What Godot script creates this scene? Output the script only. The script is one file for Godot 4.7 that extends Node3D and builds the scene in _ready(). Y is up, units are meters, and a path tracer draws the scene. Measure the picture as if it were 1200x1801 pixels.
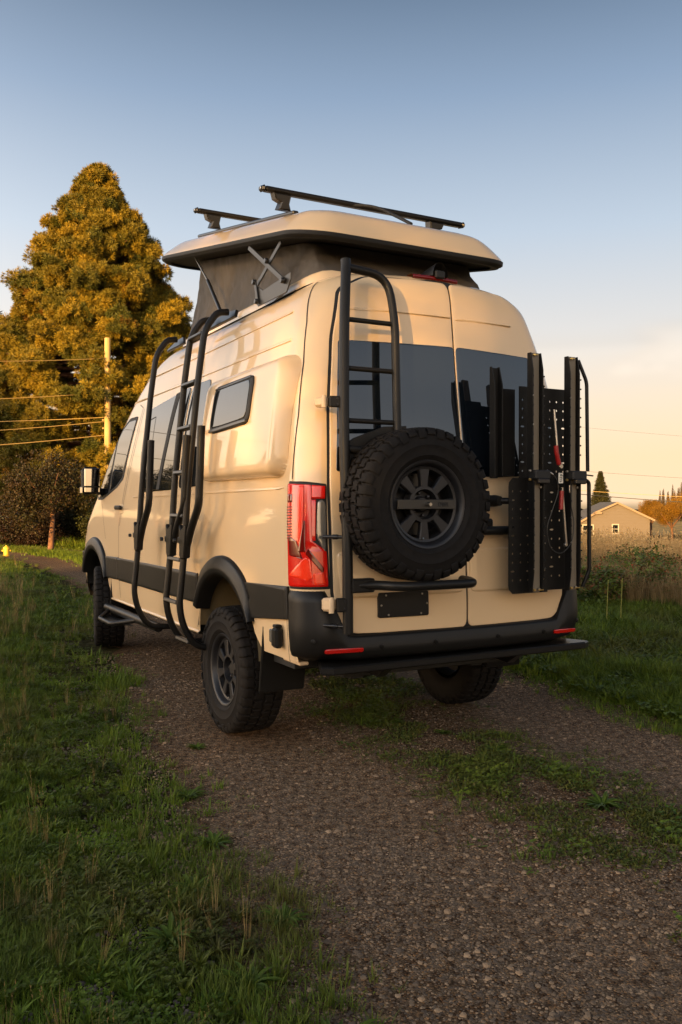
extends Node3D

const PITCH_UP := -0.505
var rng := RandomNumberGenerator.new()
var nz := FastNoiseLite.new()
var nf := FastNoiseLite.new()
var mats := {}
var names := {}
var van: Node3D
var tb := {}


func lin(r: float, g: float, b: float) -> Color:
	return Color(r, g, b).linear_to_srgb()


func W(u: float, v: float, h: float) -> Vector3:
	return Vector3(u, h, -v)


class G:
	var V := PackedVector3Array()
	var N := PackedVector3Array()
	var C := PackedColorArray()
	var I := PackedInt32Array()
	var col := Color.WHITE
	var tinted := false

	func put(p: Vector3, n: Vector3) -> int:
		V.append(p)
		N.append(n)
		C.append(col)
		return V.size() - 1

	func face(i: int, j: int, k: int) -> void:
		var c := (V[j] - V[i]).cross(V[k] - V[i])
		if c.length_squared() < 1e-16:
			return
		if c.dot(N[i] + N[j] + N[k]) > 0.0:
			I.append_array([i, k, j])
		else:
			I.append_array([i, j, k])

	func tri(a: Vector3, b: Vector3, c: Vector3, away := Vector3.INF) -> void:
		var n := (c - a).cross(b - a).normalized()
		if away != Vector3.INF and n.dot((a + b + c) / 3.0 - away) < 0.0:
			n = -n
		face(put(a, n), put(b, n), put(c, n))

	func quad(a: Vector3, b: Vector3, c: Vector3, d: Vector3, away := Vector3.INF) -> void:
		var n := (c - a).cross(b - d).normalized()
		if away != Vector3.INF and n.dot((a + b + c + d) / 4.0 - away) < 0.0:
			n = -n
		var i := put(a, n)
		var j := put(b, n)
		var k := put(c, n)
		var l := put(d, n)
		face(i, j, k)
		face(i, k, l)

	func grid(rows: Array, away: Vector3, closed := false, up := false) -> void:
		var nr := rows.size()
		var nc: int = rows[0].size()
		var first := V.size()
		var ns := PackedVector3Array()
		var score := 0.0
		for i in nr:
			for j in nc:
				var j0 := (j - 1 + nc) % nc if closed else maxi(j - 1, 0)
				var j1 := (j + 1) % nc if closed else mini(j + 1, nc - 1)
				var a: Vector3 = rows[i][j1] - rows[i][j0]
				var b: Vector3 = rows[mini(i + 1, nr - 1)][j] - rows[maxi(i - 1, 0)][j]
				var n := a.cross(b).normalized()
				if n == Vector3.ZERO and ns.size():
					n = ns[ns.size() - 1]
				ns.append(n)
				score += n.y if up else n.dot((rows[i][j] - away).normalized())
		for i in nr:
			for j in nc:
				put(rows[i][j], ns[i * nc + j] * (1.0 if score >= 0.0 else -1.0))
		for i in nr - 1:
			for j in (nc if closed else nc - 1):
				var a := first + i * nc + j
				var b := first + i * nc + (j + 1) % nc
				face(a, b, b + nc)
				face(a, b + nc, a + nc)

	func tube(pts: PackedVector3Array, r: float, sides := 10, r_end := -1.0, caps := true) -> void:
		var n := pts.size()
		var t0 := (pts[1] - pts[0]).normalized()
		var x := t0.cross(Vector3.UP if absf(t0.y) < 0.9 else Vector3.RIGHT).normalized()
		var first := V.size()
		for i in n:
			var t := (pts[mini(i + 1, n - 1)] - pts[maxi(i - 1, 0)]).normalized()
			x = (x - t * x.dot(t)).normalized()
			var y := t.cross(x)
			var rr := r if r_end < 0.0 else lerpf(r, r_end, float(i) / (n - 1))
			if i > 0 and i < n - 1:
				var half := (pts[i + 1] - pts[i]).normalized().dot(t)
				rr /= maxf(0.6, half) if half < 0.97 else 1.0
			for k in sides:
				var d := x * cos(TAU * k / sides) + y * sin(TAU * k / sides)
				put(pts[i] + d * rr, d)
		for i in n - 1:
			for k in sides:
				var a := first + i * sides + k
				var b := first + i * sides + (k + 1) % sides
				face(a, b, b + sides)
				face(a, b + sides, a + sides)
		if caps:
			for e in [0, n - 1]:
				var t: Vector3 = (pts[0] - pts[1]).normalized() if e == 0 else (pts[n - 1] - pts[n - 2]).normalized()
				var c := put(pts[e] + t * r * 0.15, t)
				var ring := []
				for k in sides:
					ring.append(put(V[first + e * sides + k], t))
				for k in sides:
					face(c, ring[k], ring[(k + 1) % sides])

	func box(c: Vector3, s: Vector3, b := Basis(), bev := 0.004) -> void:
		var e := minf(bev, minf(s.x, minf(s.y, s.z)) * 0.45)
		var h := s / 2.0
		var P := func(x: int, y: int, z: int, ax: int) -> Vector3:
			var q := Vector3(x * (h.x - (0.0 if ax == 0 else e)), y * (h.y - (0.0 if ax == 1 else e)), z * (h.z - (0.0 if ax == 2 else e)))
			return c + b * q
		for sgn in [-1, 1]:
			quad(P.call(sgn, -1, -1, 0), P.call(sgn, 1, -1, 0), P.call(sgn, 1, 1, 0), P.call(sgn, -1, 1, 0), c)
			quad(P.call(-1, sgn, -1, 1), P.call(1, sgn, -1, 1), P.call(1, sgn, 1, 1), P.call(-1, sgn, 1, 1), c)
			quad(P.call(-1, -1, sgn, 2), P.call(1, -1, sgn, 2), P.call(1, 1, sgn, 2), P.call(-1, 1, sgn, 2), c)
		if e > 0.0005:
			for i in [-1, 1]:
				for j in [-1, 1]:
					quad(P.call(i, j, -1, 0), P.call(i, j, 1, 0), P.call(i, j, 1, 1), P.call(i, j, -1, 1), c)
					quad(P.call(i, -1, j, 0), P.call(i, 1, j, 0), P.call(i, 1, j, 2), P.call(i, -1, j, 2), c)
					quad(P.call(-1, i, j, 1), P.call(1, i, j, 1), P.call(1, i, j, 2), P.call(-1, i, j, 2), c)
					for k in [-1, 1]:
						tri(P.call(i, j, k, 0), P.call(i, j, k, 1), P.call(i, j, k, 2), c)

	func lathe(prof: Array, xf: Transform3D, sides := 24, a0 := 0.0, a1 := TAU) -> void:
		# prof: Vector2(radius, along the local y axis)
		var ns := []
		var m := prof.size()
		for i in m - 1:
			var d: Vector2 = prof[i + 1] - prof[i]
			ns.append(Vector2(d.y, -d.x).normalized())
		for i in m - 1:
			var na: Vector2 = ns[i]
			var nb: Vector2 = ns[i]
			if i > 0 and na.dot(ns[i - 1]) > 0.75:
				na = (ns[i] + ns[i - 1]).normalized()
			if i < m - 2 and nb.dot(ns[i + 1]) > 0.75:
				nb = (ns[i] + ns[i + 1]).normalized()
			var first := V.size()
			for k in sides + 1:
				var a := lerpf(a0, a1, float(k) / sides)
				var d := Vector3(cos(a), 0, sin(a))
				put(xf * (d * prof[i].x + Vector3.UP * prof[i].y), (xf.basis * (d * na.x + Vector3.UP * na.y)).normalized())
				put(xf * (d * prof[i + 1].x + Vector3.UP * prof[i + 1].y), (xf.basis * (d * nb.x + Vector3.UP * nb.y)).normalized())
			for k in sides:
				var q := first + k * 2
				face(q, q + 1, q + 3)
				face(q, q + 3, q + 2)

	func prism(poly: PackedVector2Array, z0: float, z1: float, xf: Transform3D, bev := 0.003) -> void:
		# outline in local xy, from z0 to z1, both rims chamfered
		var n := poly.size()
		var inner := PackedVector2Array()
		var area := 0.0
		for i in n:
			area += poly[i].cross(poly[(i + 1) % n])
		for i in n:
			var d0 := (poly[i] - poly[(i - 1 + n) % n]).normalized()
			var d1 := (poly[(i + 1) % n] - poly[i]).normalized()
			var m := (d0.orthogonal() + d1.orthogonal()).normalized()
			var k := bev / maxf(0.4, m.dot(d0.orthogonal()))
			inner.append(poly[i] + m * k * (-1.0 if area < 0 else 1.0) * (-1.0))
		# make sure the inner ring shrank
		var ia := 0.0
		for i in n:
			ia += inner[i].cross(inner[(i + 1) % n])
		if absf(ia) > absf(area):
			for i in n:
				inner[i] = poly[i] * 2.0 - inner[i]
		var s := signf(z1 - z0)
		var at := func(p: Vector2, z: float) -> Vector3: return xf * Vector3(p.x, p.y, z)
		var idx := Geometry2D.triangulate_polygon(inner)
		var mid := Vector2.ZERO
		for p in poly:
			mid += p / n
		for e in [[z0, -s], [z1, s]]:
			var nn: Vector3 = (xf.basis * Vector3(0, 0, e[1])).normalized()
			var base := V.size()
			for p in inner:
				put(at.call(p, e[0]), nn)
			for t in idx.size() / 3:
				face(base + idx[t * 3], base + idx[t * 3 + 1], base + idx[t * 3 + 2])
		for i in n:
			var j := (i + 1) % n
			var d := (poly[j] - poly[i]).normalized()
			var o := Vector2(d.y, -d.x) * (1.0 if area > 0 else -1.0)
			var away: Vector3 = at.call((poly[i] + poly[j]) / 2.0 - o, (z0 + z1) / 2.0)
			quad(at.call(poly[i], z0 + s * bev), at.call(poly[j], z0 + s * bev), at.call(poly[j], z1 - s * bev), at.call(poly[i], z1 - s * bev), away)
			quad(at.call(poly[i], z1 - s * bev), at.call(poly[j], z1 - s * bev), at.call(inner[j], z1), at.call(inner[i], z1), away)
			quad(at.call(poly[i], z0 + s * bev), at.call(poly[j], z0 + s * bev), at.call(inner[j], z0), at.call(inner[i], z0), away)

	func mesh() -> ArrayMesh:
		var a := []
		a.resize(Mesh.ARRAY_MAX)
		a[Mesh.ARRAY_VERTEX] = V
		a[Mesh.ARRAY_NORMAL] = N
		if tinted:
			a[Mesh.ARRAY_COLOR] = C
		a[Mesh.ARRAY_INDEX] = I
		var m := ArrayMesh.new()
		m.add_surface_from_arrays(Mesh.PRIMITIVE_TRIANGLES, a)
		return m


func numbered(n: String) -> String:
	if not names.has(n):
		names[n] = 0
		return n
	names[n] += 1
	return "%s_%03d" % [n, names[n]]


func thing(called: String, label: String, category: String, at := Vector3.ZERO, turn := 0.0, group := "") -> Node3D:
	var o := Node3D.new()
	o.name = numbered(called)
	add_child(o)
	o.position = at
	o.rotation.y = turn
	tag(o, label, category, group)
	return o


func tag(o: Node, label: String, category := "", group := "", kind := "") -> Node:
	if label:
		o.set_meta("label", label)
	if category:
		o.set_meta("category", category)
	if group:
		o.set_meta("group", group)
	if kind:
		o.set_meta("kind", kind)
	return o


func obj(called: String, shape, m: String, parent: Node = null) -> MeshInstance3D:
	var o := MeshInstance3D.new()
	o.mesh = shape.mesh() if shape is G else shape
	o.material_override = mats[m]
	o.name = called if parent else numbered(called)
	(parent if parent else self).add_child(o, true)
	return o


func struct(called: String, shape, m: String) -> MeshInstance3D:
	var o := obj(called, shape, m)
	o.set_meta("kind", "structure")
	return o


func many(called: String, shape, m: String, where: Array, tints: Array, parent: Node = null) -> MultiMeshInstance3D:
	var mm := MultiMesh.new()
	mm.transform_format = MultiMesh.TRANSFORM_3D
	mm.use_colors = true
	mm.mesh = shape.mesh() if shape is G else shape
	mm.instance_count = where.size()
	for i in where.size():
		mm.set_instance_transform(i, where[i])
		mm.set_instance_color(i, tints[i])
	var o := MultiMeshInstance3D.new()
	o.multimesh = mm
	o.material_override = mats[m]
	o.name = called if parent else numbered(called)
	(parent if parent else self).add_child(o, true)
	o.set_meta("kind", "stuff")
	return o


func dup(o: Node3D, at: Vector3, turn: float, label: String, s := 1.0, group := "") -> Node3D:
	var c: Node3D = o.duplicate()
	c.name = numbered(String(o.name).rstrip("_0123456789"))
	add_child(c)
	c.position = at
	c.rotation.y = turn
	c.scale = Vector3.ONE * s
	c.set_meta("label", label)
	if group:
		c.set_meta("group", group)
	return c


func noise_tex(kind: int, freq: float, ramp: Array, octaves := 4, seed_ := 1, size := 512, normal := 0.0, ret := -1) -> NoiseTexture2D:
	var n := FastNoiseLite.new()
	n.noise_type = kind
	n.frequency = freq
	n.fractal_octaves = octaves
	n.seed = seed_
	if ret >= 0:
		n.cellular_return_type = ret
		n.fractal_type = FastNoiseLite.FRACTAL_NONE
		n.cellular_jitter = 1.0
	var t := NoiseTexture2D.new()
	t.width = size
	t.height = size
	t.seamless = true
	t.seamless_blend_skirt = 0.15
	t.noise = n
	if normal > 0.0:
		t.as_normal_map = true
		t.bump_strength = normal
	if ramp.size():
		var g := Gradient.new()
		var offs := PackedFloat32Array()
		var cols := PackedColorArray()
		for r in ramp:
			offs.append(r[0])
			cols.append(r[1])
		g.offsets = offs
		g.colors = cols
		t.color_ramp = g
	return t


func mat(n: String, c: Color, rough := 0.6, metal := 0.0, coat := 0.0) -> StandardMaterial3D:
	var m := StandardMaterial3D.new()
	m.resource_name = n
	m.albedo_color = c
	m.roughness = rough
	m.metallic = metal
	if coat > 0.0:
		m.clearcoat_enabled = true
		m.clearcoat = coat
		m.clearcoat_roughness = 0.015
	mats[n] = m
	return m


func tri_map(m: StandardMaterial3D, scale: float, world := true) -> void:
	m.uv1_triplanar = true
	m.uv1_world_triplanar = world
	m.uv1_scale = Vector3.ONE * scale


func leafy(n: String, back := 0.5) -> void:
	var m := mat(n, Color.WHITE, 0.55)
	m.vertex_color_use_as_albedo = true
	m.backlight_enabled = true
	m.backlight = Color(back, back, back)
	m.metallic_specular = 0.3


func materials() -> void:
	mat("paint", lin(0.66, 0.475, 0.28), 0.5, 0.0, 1.0).metallic_specular = 0.25
	mat("paint_satin", lin(0.58, 0.42, 0.255), 0.45)
	mat("well", lin(0.16, 0.12, 0.06), 0.8)
	mat("glass", lin(0.006, 0.008, 0.010), 0.01, 0.0, 0.25)
	mat("tinted_glass", lin(0.004, 0.006, 0.009), 0.01, 0.0, 1.0)
	mat("mirror", lin(0.30, 0.31, 0.33), 0.02, 1.0)
	mat("gap", lin(0.006, 0.006, 0.006), 0.7)
	var p := mat("plastic", lin(0.0095, 0.009, 0.0085), 0.42)
	p.metallic_specular = 0.35
	p.heightmap_enabled = true
	p.heightmap_texture = noise_tex(FastNoiseLite.TYPE_SIMPLEX, 0.12, [], 2, 7, 256)
	p.heightmap_scale = 0.05
	tri_map(p, 6.0)
	var t := mat("powder", lin(0.010, 0.0095, 0.009), 0.36)
	t.metallic_specular = 0.3
	t.heightmap_enabled = true
	t.heightmap_texture = noise_tex(FastNoiseLite.TYPE_SIMPLEX, 0.2, [], 2, 9, 256)
	t.heightmap_scale = 0.03
	tri_map(t, 10.0, false)
	mat("satin_grey", lin(0.03, 0.028, 0.025), 0.4, 0.3)
	mat("rail_grey", lin(0.15, 0.125, 0.09), 0.5, 0.2)
	mat("red_reflector", lin(0.45, 0.008, 0.006), 0.15, 0.0, 1.0)
	mat("black_metal", lin(0.012, 0.012, 0.013), 0.3, 0.2)
	var r := mat("rubber", lin(0.0085, 0.0075, 0.007), 0.75)
	r.metallic_specular = 0.3
	r.albedo_texture = noise_tex(FastNoiseLite.TYPE_SIMPLEX, 0.02, [[0.0, Color(0.75, 0.72, 0.7)], [0.6, Color.WHITE], [1.0, Color(1, 0.9, 0.8)]], 5, 3, 256)
	tri_map(r, 3.0, false)
	mat("rim", lin(0.012, 0.012, 0.014), 0.45, 0.2)
	mat("steel", lin(0.38, 0.355, 0.32), 0.32, 1.0)
	mat("brass", lin(0.6, 0.42, 0.15), 0.3, 1.0)
	mat("red_lens", lin(0.60, 0.010, 0.005), 0.15, 0.0, 0.35)
	mat("red_deep", lin(0.12, 0.003, 0.002), 0.12, 0.0, 0.3)
	mat("red_bright", lin(0.85, 0.035, 0.008), 0.2, 0.0, 0.3)
	mat("red_handle", lin(0.26, 0.008, 0.007), 0.4)
	mat("clear_lens", lin(0.22, 0.2, 0.17), 0.12, 0.4, 1.0)
	mat("white_label", lin(0.6, 0.57, 0.5), 0.5)
	var c := mat("canvas", lin(0.062, 0.052, 0.042), 0.85)
	c.rim_enabled = true
	c.rim = 0.2
	c.heightmap_enabled = true
	c.heightmap_texture = noise_tex(FastNoiseLite.TYPE_SIMPLEX, 0.006, [], 3, 21, 512)
	c.heightmap_scale = 4.0
	tri_map(c, 0.7)
	mat("lining", lin(0.03, 0.026, 0.022), 0.9)
	# ground
	var soil := mat("soil", Color.WHITE, 0.95)
	soil.albedo_texture = noise_tex(FastNoiseLite.TYPE_SIMPLEX, 0.012, [[0.0, lin(0.02, 0.018, 0.008)], [0.45, lin(0.035, 0.032, 0.012)], [0.75, lin(0.05, 0.04, 0.018)], [1.0, lin(0.07, 0.05, 0.028)]], 6, 5, 1024)
	soil.metallic_specular = 0.1
	soil.heightmap_enabled = true
	soil.heightmap_texture = noise_tex(FastNoiseLite.TYPE_SIMPLEX, 0.03, [], 5, 6, 512)
	soil.heightmap_scale = 3.0
	tri_map(soil, 0.35)
	var gr := mat("gravel", Color.WHITE, 0.9)
	gr.vertex_color_use_as_albedo = true
	gr.albedo_texture = noise_tex(FastNoiseLite.TYPE_CELLULAR, 0.045, [[0.0, lin(0.07, 0.046, 0.030)], [0.35, lin(0.16, 0.118, 0.083)], [0.6, lin(0.225, 0.166, 0.118)], [0.85, lin(0.34, 0.225, 0.135)], [1.0, lin(0.52, 0.30, 0.15)]], 1, 11, 1024, 0.0, FastNoiseLite.RETURN_CELL_VALUE)
	gr.metallic_specular = 0.18
	gr.heightmap_enabled = true
	gr.heightmap_texture = noise_tex(FastNoiseLite.TYPE_CELLULAR, 0.045, [[0.0, Color.WHITE], [0.5, Color(0.55, 0.55, 0.55)], [1.0, Color.BLACK]], 1, 11, 1024, 0.0, FastNoiseLite.RETURN_DISTANCE)
	gr.heightmap_scale = 0.35
	tri_map(gr, 3.3)
	gr.detail_enabled = true
	gr.detail_blend_mode = BaseMaterial3D.BLEND_MODE_MUL
	gr.detail_albedo = noise_tex(FastNoiseLite.TYPE_SIMPLEX, 0.004, [[0.0, Color(0.55, 0.5, 0.46)], [0.5, Color(0.85, 0.83, 0.8)], [1.0, Color.WHITE]], 6, 15, 1024)
	var st := mat("stone", Color.WHITE, 0.85)
	st.vertex_color_use_as_albedo = true
	st.metallic_specular = 0.3
	leafy("leaf", 0.5)
	leafy("needle", 0.35)
	var bark := mat("bark", Color.WHITE, 0.9)
	bark.albedo_texture = noise_tex(FastNoiseLite.TYPE_SIMPLEX, 0.02, [[0.0, lin(0.05, 0.022, 0.012)], [0.6, lin(0.13, 0.06, 0.03)], [1.0, lin(0.22, 0.11, 0.06)]], 4, 31, 256)
	tri_map(bark, 0.8)
	var pole := mat("pole", Color.WHITE, 0.85)
	pole.albedo_texture = noise_tex(FastNoiseLite.TYPE_SIMPLEX, 0.02, [[0.0, lin(0.25, 0.17, 0.07)], [1.0, lin(0.5, 0.36, 0.15)]], 4, 33, 256)
	pole.uv1_triplanar = true
	pole.uv1_scale = Vector3(3, 0.2, 3)
	mat("wire", lin(0.02, 0.018, 0.016), 0.5)
	mat("wire_tan", lin(0.36, 0.24, 0.08), 0.5)
	mat("siding", lin(0.105, 0.086, 0.068), 0.8)
	mat("trim_white", lin(0.3, 0.27, 0.23), 0.7)
	mat("fascia", lin(0.2, 0.14, 0.09), 0.7)
	var sh := mat("shingle", Color.WHITE, 0.9)
	sh.albedo_texture = noise_tex(FastNoiseLite.TYPE_CELLULAR, 0.06, [[0.0, lin(0.035, 0.036, 0.04)], [1.0, lin(0.085, 0.085, 0.09)]], 1, 41, 256, 0.0, FastNoiseLite.RETURN_CELL_VALUE)
	tri_map(sh, 0.4)
	mat("hydrant_yellow", lin(0.7, 0.42, 0.03), 0.5)
	var hill := mat("hill", Color.WHITE, 0.95)
	hill.albedo_texture = noise_tex(FastNoiseLite.TYPE_SIMPLEX, 0.03, [[0.0, lin(0.05, 0.05, 0.015)], [0.5, lin(0.12, 0.09, 0.025)], [1.0, lin(0.22, 0.14, 0.04)]], 5, 51, 512)
	tri_map(hill, 0.02)


# ---------------------------------------------------------------- sky
func sky_panorama() -> ImageTexture:
	var w := 1024
	var h := 512
	var im := Image.create(w, h, false, Image.FORMAT_RGBF)
	var n := FastNoiseLite.new()
	n.noise_type = FastNoiseLite.TYPE_SIMPLEX
	n.frequency = 1.0
	n.fractal_octaves = 5
	n.seed = 77
	# radiance by elevation: away from the sunset glow, and inside it
	var el := [-6.0, 0.0, 3.0, 6.0, 11.0, 17.0, 25.0, 33.0, 50.0, 90.0]
	var cool := [Vector3(0.14, 0.09, 0.05), Vector3(0.235, 0.145, 0.064), Vector3(0.262, 0.178, 0.096), Vector3(0.258, 0.208, 0.148), Vector3(0.218, 0.214, 0.208), Vector3(0.152, 0.179, 0.210), Vector3(0.078, 0.107, 0.150), Vector3(0.026, 0.042, 0.067), Vector3(0.018, 0.027, 0.045), Vector3(0.016, 0.024, 0.04)]
	var warm := [Vector3(0.6, 0.36, 0.18), Vector3(3.0, 1.75, 0.7), Vector3(3.3, 2.1, 1.05), Vector3(3.2, 2.3, 1.45), Vector3(2.6, 2.1, 1.65), Vector3(1.95, 1.75, 1.55), Vector3(1.15, 1.15, 1.15), Vector3(0.6, 0.66, 0.73), Vector3(0.22, 0.26, 0.32), Vector3(0.05, 0.07, 0.11)]
	for y in h:
		var e := 90.0 - (y + 0.5) / h * 180.0
		var k := 0
		while k < el.size() - 2 and e > el[k + 1]:
			k += 1
		var t := clampf((e - el[k]) / (el[k + 1] - el[k]), 0.0, 1.0)
		var c0: Vector3 = cool[k].lerp(cool[k + 1], t)
		var w0: Vector3 = warm[k].lerp(warm[k + 1], t)
		for x in w:
			var az := (x + 0.5) / w * TAU
			if e < -7.0:
				im.set_pixel(x, y, Color(0.10, 0.075, 0.045))
				continue
			var dir := Vector3(sin(az) * cos(deg_to_rad(e)), sin(deg_to_rad(e)), -cos(az) * cos(deg_to_rad(e)))
			# the glow lies round the sun in the west (-x) and, fainter, opposite to it
			var glow := minf(1.0, 0.6 * pow(clampf(dir.dot(Vector3(-1, 0, -0.4).normalized()) * 0.5 + 0.5, 0, 1), 9.0) + 0.55 * pow(clampf(dir.dot(Vector3(-0.9, 0, 0.44).normalized()) * 0.5 + 0.5, 0, 1), 3.0))
			var c := c0.lerp(w0, glow)
			var q := dir / maxf(0.05, dir.y + 0.12)
			var f := n.get_noise_3d(q.x * 0.8, q.z * 0.8, 3.0)
			var g := n.get_noise_3d(q.x * 0.18, q.z * 0.18, 40.0)
			var cl := smoothstep(-0.02, 0.32, f * 0.75 + g * 0.65) * smoothstep(15.0, 8.0, e + 3.0 * f) * smoothstep(-1.0, 2.5, e)
			var fine := n.get_noise_3d(q.x * 3.1, q.z * 3.1, 9.0)
			cl *= clampf(0.85 + 1.3 * fine, 0.25, 1.0)
			var lit := Vector3(0.285, 0.198, 0.112).lerp(Vector3(0.285, 0.25, 0.212), smoothstep(2.5, 9.0, e)).lerp(Vector3(3.3, 2.4, 1.6), glow)
			c = c.lerp(lit * (0.75 + 0.35 * clampf(f * 2.0, -0.6, 1.0)), cl * 0.75)
			im.set_pixel(x, y, Color(c.x, c.y, c.z))
	return ImageTexture.create_from_image(im)


# ---------------------------------------------------------------- land
func road_mid(v: float) -> float:
	return interp([-9.0, -2.0, 0.0, 1.0, 3.0, 6.0, 10.0, 14.0, 17.0, 21.0, 26.0, 32.0], [0.0, 0.0, 0.05, 0.15, 0.5, 1.1, 1.75, 2.05, 2.1, 1.9, 0.5, -5.0], v)


func interp(xs: Array, ys: Array, x: float) -> float:
	var n := xs.size()
	if x <= xs[0]:
		return ys[0]
	if x >= xs[n - 1]:
		return ys[n - 1]
	var k := 0
	while x > xs[k + 1]:
		k += 1
	var d: float = xs[k + 1] - xs[k]
	var t: float = (x - xs[k]) / d
	var m0: float = (ys[k + 1] - ys[maxi(k - 1, 0)]) / (xs[k + 1] - xs[maxi(k - 1, 0)])
	var m1: float = (ys[mini(k + 2, n - 1)] - ys[k]) / (xs[mini(k + 2, n - 1)] - xs[k])
	var lin_m: float = (ys[k + 1] - ys[k]) / d
	if lin_m == 0.0 or m0 * lin_m < 0.0:
		m0 = 0.0
	if lin_m == 0.0 or m1 * lin_m < 0.0:
		m1 = 0.0
	m0 = clampf(m0, -3.0 * absf(lin_m), 3.0 * absf(lin_m))
	m1 = clampf(m1, -3.0 * absf(lin_m), 3.0 * absf(lin_m))
	var t2 := t * t
	var t3 := t2 * t
	return (2 * t3 - 3 * t2 + 1) * ys[k] + (t3 - 2 * t2 + t) * d * m0 + (-2 * t3 + 3 * t2) * ys[k + 1] + (t3 - t2) * d * m1


func gh(u: float, v: float) -> float:
	var o := u - road_mid(v)
	var off := smoothstep(1.6, 3.2, absf(o))
	var h := 0.02 * exp(-o * o * 3.0) - 0.012 - 0.014 * exp(-pow((absf(o) - 0.88) / 0.28, 2.0))
	h += off * (0.05 + 0.05 * nz.get_noise_2d(u * 1.2, v * 1.2)) + 0.012 * nz.get_noise_2d(u * 6.0, v * 6.0) * off
	h += smoothstep(2.0, 6.0, o) * 0.06 - 0.8 * smoothstep(9.0, 24.0, o)
	h += smoothstep(3.0, 4.9, v) * 0.035 * (1.0 - off)
	h -= 4.6 * smoothstep(30.0, 75.0, u + v * 0.35) * smoothstep(6.0, 20.0, u)
	return h


func land() -> void:
	var ground := G.new()
	var us := []
	var a := -260.0
	var xs := [-900.0, -300.0, -120.0, -60.0, -35.0, -22.0, -15.0, -11.0]
	for i in 71:
		xs.append(-9.0 + i * 0.3)
	xs.append_array([13.5, 15.5, 18.0, 22.0, 27.0, 33.0, 40.0, 48.0, 58.0, 70.0, 85.0, 105.0, 140.0, 220.0, 400.0, 900.0])
	var vs := [-900.0, -200.0, -60.0, -25.0, -14.0]
	for i in 84:
		vs.append(-10.0 + i * 0.4)
	vs.append_array([25.0, 27.0, 30.0, 34.0, 40.0, 48.0, 58.0, 72.0, 90.0, 120.0, 170.0, 300.0, 900.0])
	for v in vs:
		var row := PackedVector3Array()
		for u in xs:
			row.append(W(u, v, gh(u, v) - 0.006))
		us.append(row)
	ground.grid(us, Vector3.ZERO, false, true)
	struct("ground", ground, "soil")
	var road := G.new()
	road.tinted = true
	var rows := []
	var cs := []
	for i in 150:
		var v := -9.0 + i * 0.28
		var m := road_mid(v)
		var row := PackedVector3Array()
		for j in 33:
			var o := lerpf(-1.0, 1.0, j / 32.0)
			var wide := 1.78 + 0.22 * nz.get_noise_2d(v * 9.0, o * 40.0) + (0.5 if o < 0 else 0.25) * smoothstep(1.0, -3.0, v)
			var u := m + o * wide
			row.append(W(u, v, gh(u, v) + (0.004 if absf(o) < 0.97 else -0.02)))
			var strip := exp(-pow((o * wide - 0.05) / 0.42, 2.0)) * (0.65 + 0.7 * nz.get_noise_2d(u * 8, v * 5))
			strip = clampf(strip + smoothstep(0.8, 1.0, absf(o)) * 0.8, 0.0, 1.0)
			var dirt := clampf(0.3 + 1.2 * nz.get_noise_2d(u * 2.0 + 70, v * 1.2), 0.0, 1.0) * 0.55
			cs.append(Color(1, 1, 1).lerp(Color(0.62, 0.50, 0.37), dirt).lerp(Color(0.40, 0.32, 0.21), strip))
		rows.append(row)
	road.grid(rows, Vector3.ZERO, false, true)
	road.C = PackedColorArray(cs)
	struct("gravel_track", road, "gravel")


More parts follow.
